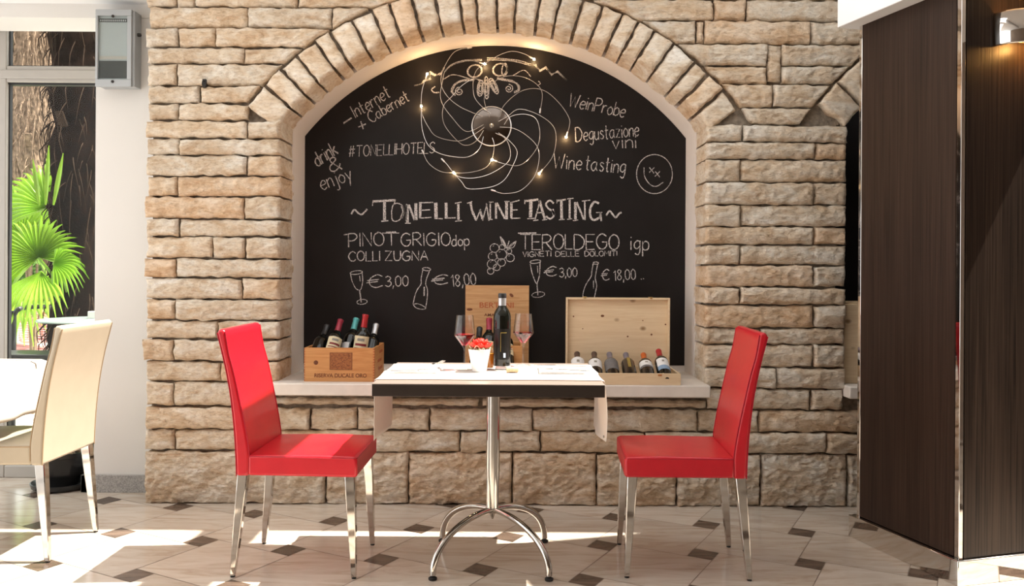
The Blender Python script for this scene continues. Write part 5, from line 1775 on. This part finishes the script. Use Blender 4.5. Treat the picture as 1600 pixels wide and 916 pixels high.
def cloth(u, v):
    ov = .215
    X, Y = -.40 - ov + (.80 + 2 * ov) * u, -.44 - ov + (.88 + 2 * ov) * v
    dx, dy = max(0, abs(X) - .400), max(0, abs(Y) - .440)
    dd = math.hypot(dx, dy) if dx and dy else dx + dy
    x, y = max(-.40, min(.40, X)), max(-.44, min(.44, Y))
    z = .7325
    if dd > 0:
        k = min(1, dd / ov)
        wv = .010 * math.sin((x + y) * 26) * k
        if dx: x = math.copysign(.408 + .020 * k + wv + dx * (.30 if dy else 0), X)
        if dy: y = math.copysign(.448 + .020 * k + wv + dy * (.30 if dx else 0), Y)
        z = .7325 - dd * .985
    return (x, y, z)


q.grid(cloth, 60, 64)
tc_ = q.build('tablecloth', M['linen'], None, solid=.0015, fixn=False, angle=80); tc_.location = (-2.42, -.83, 0)
tag(tc_, 'white tablecloth hanging over the table at the left edge', 'tablecloth')
cutlery('table_knife', 'steel knife on the white tablecloth at the left edge', (-2.10, -.50, .7355), math.radians(12), 0)

# black plant pot in the window bay
pp = thing('plant_pot', 'black glazed plant pot on a saucer behind the cream chair', 'plant pot', (-2.30, .285, 0))
q = MB(); q.lathe([(0, 0), (.120, 0), (.142, .012), (.148, .034), (.142, .036), (.132, .016), (0, .012)], 40, cap=False); q.build('saucer', M['pot_black'], pp, angle=50)
q = MB(); q.lathe([(0, .013), (.095, .013), (.105, .02), (.128, .165), (.136, .168), (.136, .19), (.124, .19), (.118, .16), (0, .158)], 40, cap=False); q.build('pot', M['pot_black'], pp, angle=50)
q = MB(); q.lathe([(0, .176), (.06, .174), (.117, .168), (.117, .160)], 30); q.build('soil', M['soil'], pp)
q = MB(); r3 = random.Random(9)
for i in range(9):
    a = r3.uniform(0, 6.28)
    q.tube(smooth_pts([(0, 0, .20), (.035 * math.cos(a), .035 * math.sin(a), .205), (.075 * math.cos(a + .3), .075 * math.sin(a + .3), .18), (.10 * math.cos(a + .2), .10 * math.sin(a + .2), .168)], 4), [.011, .011, .010, .010, .009, .009, .008, .007, .007, .006, .005, .004, .003], 7)
q.tube(smooth_pts([(0, 0, .17), (.006, .004, .26), (-.004, 0, .36)], 4), [.022, .02, .019, .018, .017, .016, .015, .014, .013], 10)
q.build('stem', M['bark'], pp)
q = MB()
for i in range(12):
    a = r3.uniform(0, 6.28); L_ = r3.uniform(.09, .15)
    Mx = T((-.004, 0, .35)) @ Matrix.Rotation(a, 4, 'Z') @ Matrix.Rotation(-r3.uniform(.2, 1.0), 4, 'Y')
    q.grid(lambda u, v: (v * L_, (u - .5) * .03 * math.sin(math.pi * (.05 + .93 * v)), .02 * v * v * -1), 3, 8, 0, Mx)
q.build('leaves', M['shrub_leaf'], pp, fixn=False)

# ------------------------------------------------------------------ the garden outside
GZ = -.20
ZL = -.75
q = MB(); q.box(-12, 2.9, .60, 4.4, -.32, GZ); q.box(-22, 2.9, 4.4, 40, ZL - .1, ZL)
struct(q.build('floor_outside', M['patio']), 'pale paved patio outside the window', 'ground')
r4 = random.Random(21)


def palm_trunk(px, d, rad, z1, label, dark, seed, lean_=0.0):
    def sh(z): 
        t_ = max(0.0, min(1.0, (z - 1.0) / 1.2)); return lean_ * (1 - t_ * t_ * (3 - 2 * t_))
    x = PX(px, 300, d)[0]
    t = thing('palm_tree', label, 'palm tree', (x, d + CAMY, GZ))
    rr = random.Random(seed)
    q = MB()
    pr_ = []
    n_ = 30
    for i in range(n_ + 1):
        z = z1 * i / n_
        pr_.append((rad * (1 + .10 * math.sin(i * 1.9) + rr.uniform(-.06, .06)), z))
    q.lathe(pr_, 18)
    for v_ in q.v: v_.x += sh(v_.z)
    q.build('trunk', M['fibre_shaded' if dark else 'fibre'], t)
    q = MB()
    for i in range(1500 if not dark else 500):
        a = rr.uniform(0, 6.28); z = rr.uniform(.5, z1)
        r0 = rad * 1.02; L_ = rr.uniform(.10, .30)
        da = rr.uniform(-.25, .25); out = rr.uniform(.01, .075)
        pts = [(r0 * math.cos(a), r0 * math.sin(a), z), ((r0 + out) * math.cos(a + da * .5), (r0 + out) * math.sin(a + da * .5), z - L_ * .4), ((r0 + out * .7) * math.cos(a + da), (r0 + out * .7) * math.sin(a + da), z - L_)]
        q.tube(smooth_pts(pts, 2), [.0045, .004, .003, .0025, .0012], 4)
    for v_ in q.v: v_.x += sh(v_.z)
    q.build('fibre_strands', M['fibre_shaded2' if dark else 'fibre'], t)['kind'] = 'stuff'
    q = MB()
    for i in range(26):
        a = rr.uniform(0, 6.28); z = rr.uniform(.6, z1); Mx = T((rad * .95 * math.cos(a), rad * .95 * math.sin(a), z)) @ Matrix.Rotation(a, 4, 'Z') @ Matrix.Rotation(-1.05, 4, 'Y')
        q.box(0, rr.uniform(.10, .18), -.03, .03, -.008, .008, 0, Mx)
    for v_ in q.v: v_.x += sh(v_.z)
    q.build('leaf_stub', M['fibre_shaded2' if dark else 'fibre'], t, bevel=.004)
    return t


palm_trunk(52, 6.6, .15, 3.6, 'brown shaggy palm trunk at the left of the window', False, 3, .36)
palm_trunk(128, 5.75, .19, 3.6, 'shade-darkened palm trunk close to the right side of the window', True, 4)


def fan_leaf(mb, mbs, hub, nrm, up, R, spread, nseg, droop, rr):
    """one fan palm leaf: folded segments radiating from the hub"""
    nrm = Vector(nrm).normalized(); up = Vector(up); up = (up - nrm * up.dot(nrm)).normalized(); rt = up.cross(nrm)
    for k in range(nseg):
        a = -spread / 2 + spread * k / (nseg - 1)
        L_ = R * (1 - .18 * abs(a) / (spread / 2)) * rr.uniform(.9, 1.05)
        d = up * math.cos(a) + rt * math.sin(a)
        s = rt * math.cos(a) - up * math.sin(a)
        w_ = R * spread / nseg * .62
        v = []
        for i in range(7):
            t = i / 6
            c = Vector(hub) + d * (L_ * t) + nrm * (.04 * math.sin(t * 2)) + Vector((0, 0, -droop * (max(0, t - .45)) ** 2 * L_ * 2.2))
            wid = w_ * (.86 * t + .02) if t < .62 else w_ * .55 * max(.03, (1 - t) / .38)
            v += [c - s * wid - nrm * .012, c + nrm * .004, c + s * wid - nrm * .012]
        f = []
        for i in range(6):
            f += [(3 * i, 3 * i + 1, 3 * i + 4, 3 * i + 3), (3 * i + 1, 3 * i + 2, 3 * i + 5, 3 * i + 4)]
        mb.add(v, f)


hx, hz = PX(60, 402, 5.5)
fpm = thing('fan_palm', 'bright green fan palm with spreading leaves outside the window', 'palm plant', (hx + .12, 5.5 + CAMY + .25, GZ))
def hub(px, py, d):
    x, z = PX(px, py, d); return (x, d + CAMY, z)


leafs = [(hub(60, 402, 5.45), (.25, -1, .15), (-.35, 0.1, 1), .33, 4.3, 32, .3),
         (hub(64, 425, 5.40), (.1, -.8, .6), (.05, -.3, -1), .38, 1.6, 13, .4),
         (hub(74, 325, 6.05), (-.1, -1, .25), (-.2, 0, 1), .46, 3.6, 26, .35),
         (hub(34, 372, 6.2), (.5, -1, .1), (-.6, 0, 1), .52, 3.2, 24, .3),
         (hub(84, 412, 5.38), (.5, -.9, .3), (.8, -.2, .1), .20, 3.0, 16, .8),
         (hub(30, 440, 6.3), (.2, -1, .5), (-.3, 0, -.6), .45, 3.0, 22, .5)]
for (h, n_, u_, R, sp, ns, dr) in leafs:
    q = MB(); fan_leaf(q, None, Vector(h) - fpm.location, n_, u_, R, sp, ns, dr, r4)
    lf = q.build('fan_leaf', M['palm_leaf'], fpm, fixn=False)
    q = MB(); hl = Vector(h) - fpm.location
    q.tube(smooth_pts([hl, hl * .6 + Vector((0, .05, .35)), Vector((0, 0, .6))], 5), .009, 7); q.build('petiole', M['palm_leaf'], lf)
q = MB(); q.lathe([(.06, 0), (.05, .3), (.045, .62), (0, .68)], 14); q.build('stem', M['bark'], fpm)
q = MB()
for (x_, y_, L_, a_) in ((.0, 0, .9, .05), (.05, 0, .8, .18), (-.05, .02, .7, -.15)):
    Mx = T((PX(72, 300, 5.35)[0] - fpm.location.x + x_, 5.35 + CAMY - fpm.location.y + y_, 1.52 - fpm.location.z)) @ Matrix.Rotation(a_, 4, 'Y')
    q.grid(lambda u, v: ((u - .5) * .032 * math.sin(math.pi * (.12 + .85 * v)), -.01 * abs(u - .5), v * L_ * .42), 4, 10, 0, Mx)
q.build('young_blade', M['palm_leaf'], fpm, fixn=False)


def bush(label, c, r, n_, seed, mtl='shrub_leaf', sz=.09, cat='shrub'):
    t = thing('shrub', label, cat, (c[0], c[1], GZ if c[1] < 4.3 else ZL))
    rr = random.Random(seed)
    q = MB()
    for i in range(n_):
        u, v_, w_ = rr.gauss(0, .5), rr.gauss(0, .5), rr.gauss(0, .5)
        p_ = Vector((max(-1, min(1, u)) * r[0], max(-1, min(1, v_)) * r[1], c[2] + max(-1, min(1, w_)) * r[2]))
        Mx = T(p_) @ Euler((rr.uniform(-1, 1), rr.uniform(-1, 1), rr.uniform(0, 6.28))).to_matrix().to_4x4()
        s = sz * rr.uniform(.7, 1.3)
        q.add([(-s, 0, 0), (-.3 * s, -.42 * s, .1 * s), (.5 * s, -.36 * s, .08 * s), (s, 0, 0), (.5 * s, .36 * s, .08 * s), (-.3 * s, .42 * s, .1 * s)], [(0, 1, 2, 3), (0, 3, 4, 5)], 0, Mx)
    q.build('foliage', M[mtl], t, smooth=False, fixn=False)
    q = MB()
    for i in range(6):
        q.tube(smooth_pts([(rr.uniform(-.05, .05), rr.uniform(-.05, .05), 0), (rr.uniform(-.3, .3) * r[0], rr.uniform(-.3, .3) * r[1], c[2] * .6), (rr.uniform(-.6, .6) * r[0], rr.uniform(-.6, .6) * r[1], c[2] + r[2] * .3)], 4), .012, 6)
    q.build('branches', M['bark'], t)
    return t


xb1 = PX(22, 200, 7.2)[0]
bush('leafy green shrub at the left edge of the window behind the palm trunk', (xb1 - .05, 7.6 + CAMY, 2.75), (.38, .5, 1.35), 900, 31)
bush('tall dense hedge far behind the patio on the left', (-17.0, 26.5, 2.6), (5.0, 1.2, 2.6), 3600, 32, sz=.26, cat='hedge')
bush('tall dense hedge far behind the dark palm trunk', (-7.8, 15.0, 1.9), (1.6, .7, 2.4), 1600, 33, sz=.18, cat='hedge')
bush('low dark leafy plant behind the plant pot outside the window', (-2.45, 1.05, .30), (.30, .2, .30), 420, 34, sz=.06)
# red flowers
xf, zf = PX(70, 590, 4.95); zf -= GZ
t = bush('small plant with red flowers below the dark rail outside', (xf, 4.95 + CAMY, zf + .02), (.10, .10, .10), 90, 35, 'petal', .035, 'flower')


def wicker_chair(label, px, d, seat_z, rz, mtl, lower=0):
    x = PX(px, 520, d)[0]
    t = thing('wicker_chair', label, 'chair', (x, d + CAMY, ZL), rz, 'wicker chairs on the patio')
    q = MB(); q.lathe([(0, .40), (.22, .40), (.24, .42), (.24, .44), (0, .45)], 24); q.build('seat', M[mtl], t, angle=50)
    q = MB()
    for k in range(9):
        z = .45 + k * .045
        a = 2.3 - k * .11
        r_ = .25 + .004 * k
        q.tube([(r_ * math.sin(s), r_ * math.cos(s), z) for s in np.linspace(-a, a, 22)], .019, 6)
    q.build('backrest', M[mtl], t)
    q = MB(); q.tube([(.275 * math.sin(s), .275 * math.cos(s), .66 + .19 * math.cos(s / 2)) for s in np.linspace(-2.3, 2.3, 26)], .024, 8); q.build('arm_rim', M[mtl], t)
    for sx in (-1, 1):
        for sy in (-1, 1):
            q = MB(); q.tube([(sx * .17, sy * .16, .41), (sx * .20, sy * .19, 0)], .018, 8); q.build('leg', M[mtl], t)
    return t


wicker_chair('pink wicker armchair on the patio with its back to the handrail, beyond the palm leaf', 54, 16.2, .45, .5, 'wicker_pink')
wicker_chair('nearest pink wicker armchair, lowest in the view through the window', 58, 11.3, .45, 2.5, 'wicker_pink')
wicker_chair('tan wicker armchair behind the handrail on the patio', 29, 19.7, .45, 1.0, 'wicker_tan')
wicker_chair('tan wicker armchair behind the further pink one', 62, 20.5, .45, -.5, 'wicker_tan')
wicker_chair('dark tan wicker armchair furthest back before the hedge', 38, 26, .45, -.3, 'wicker_tan')

x0, zt = PX(140, 501, 5.15)
gt = thing('glass_table', 'round pale glass garden table outside the window', 'garden table', (x0, 5.15 + CAMY, GZ))
ztop = zt + .01 - GZ
q = MB(); q.lathe([(0, ztop - .014), (.285, ztop - .014), (.29, ztop - .007), (.285, ztop), (0, ztop)], 40); q.build('table_top', M['glass_top'], gt, angle=50)
for k in range(3):
    a = k * 2.09 + .4
    q = MB(); q.tube(smooth_pts([(.20 * math.cos(a), .20 * math.sin(a), ztop - .014), (.09 * math.cos(a), .12 * math.sin(a), .4), (.22 * math.cos(a), .22 * math.sin(a), 0)], 5), .013, 8); q.build('leg', M['rail'], gt)
q = MB(); q.box(-.025, .025, -.025, .025, 0, .045); cb = q.build('white_box', M['ceramic'], bevel=.004); cb.location = (PX(146, 493, 5.2)[0], 5.2 + CAMY, ztop + GZ); tag(cb, 'small white box on the glass garden table', 'box')

# bent metal handrail and dark rail
def HP(px, py, d): x, z = PX(px, py, d); return (x, d + CAMY, z)


hr = thing('handrail', 'bent dark metal handrail outside the window', 'handrail', (PX(21, 560, 5.2)[0], 5.2 + CAMY, GZ))
o_ = hr.location
pts = [Vector(HP(21.5, 500, 5.2)), Vector(HP(22.5, 492, 5.2)), Vector(HP(27, 485, 5.2)), Vector(HP(34, 482, 5.22)), Vector(HP(48, 480, 5.4)), Vector(HP(80, 479, 5.9))]
b0 = Vector(HP(21, 560, 5.2)); b0.z = GZ
q = MB(); q.tube([p_ - o_ for p_ in smooth_pts([b0, b0 + Vector((0, 0, .4))] + pts, 5)], .015, 10); q.build('tube', M['rail'], hr)
e_ = Vector(HP(80, 479, 5.9)); q = MB(); q.tube([Vector((e_.x, e_.y, GZ)) - o_, e_ - o_], .015, 10); q.build('post', M['rail'], hr)
x1, z1 = PX(79, 560, 4.85); z1 -= GZ
br_ = thing('garden_bench', 'low dark grey bench rail just outside the window', 'bench', (x1 - .35, 4.85 + CAMY + .12, GZ))
q = MB(); q.box(-.45, .35, -.12, .14, z1 - .05, z1 + .02); q.build('top_slab', M['rail'], br_, bevel=.004)
for s in (-.40, .30):
    q = MB(); q.box(s - .02, s + .02, -.10, .12, 0, z1 - .05); q.build('leg', M['rail'], br_, bevel=.003)

# pale awning seen through the upper pane
aw = thing('parasol', 'pale cloth parasol over the patio, seen through the upper window pane', 'parasol', (PX(150, 70, 9.4)[0] + .75, 9.4 + CAMY, ZL))
zc_, ze_ = 4.9, 4.27
q = MB(); q.lathe([(1.75, ze_), (.9, (ze_ + zc_) / 2 + .04), (.03, zc_)], 8, cap=False); q.build('canopy', M['parasol'], aw, smooth=False, solid=.004)
q = MB(); q.tube([(0, 0, 0), (0, 0, zc_ + .05)], .025, 12); q.build('pole', M['rail'], aw)
q = MB(); q.lathe([(0, 0), (.28, 0), (.28, .05), (.04, .09), (0, .09)], 24); q.build('base', M['rail'], aw, angle=50)
for k in range(8):
    a = k * math.pi / 4
    q = MB(); q.tube([(.04 * math.cos(a), .04 * math.sin(a), zc_ - .02), (1.74 * math.cos(a), 1.74 * math.sin(a), ze_ - .012)], .010, 6); q.build('rib', M['rail'], aw)
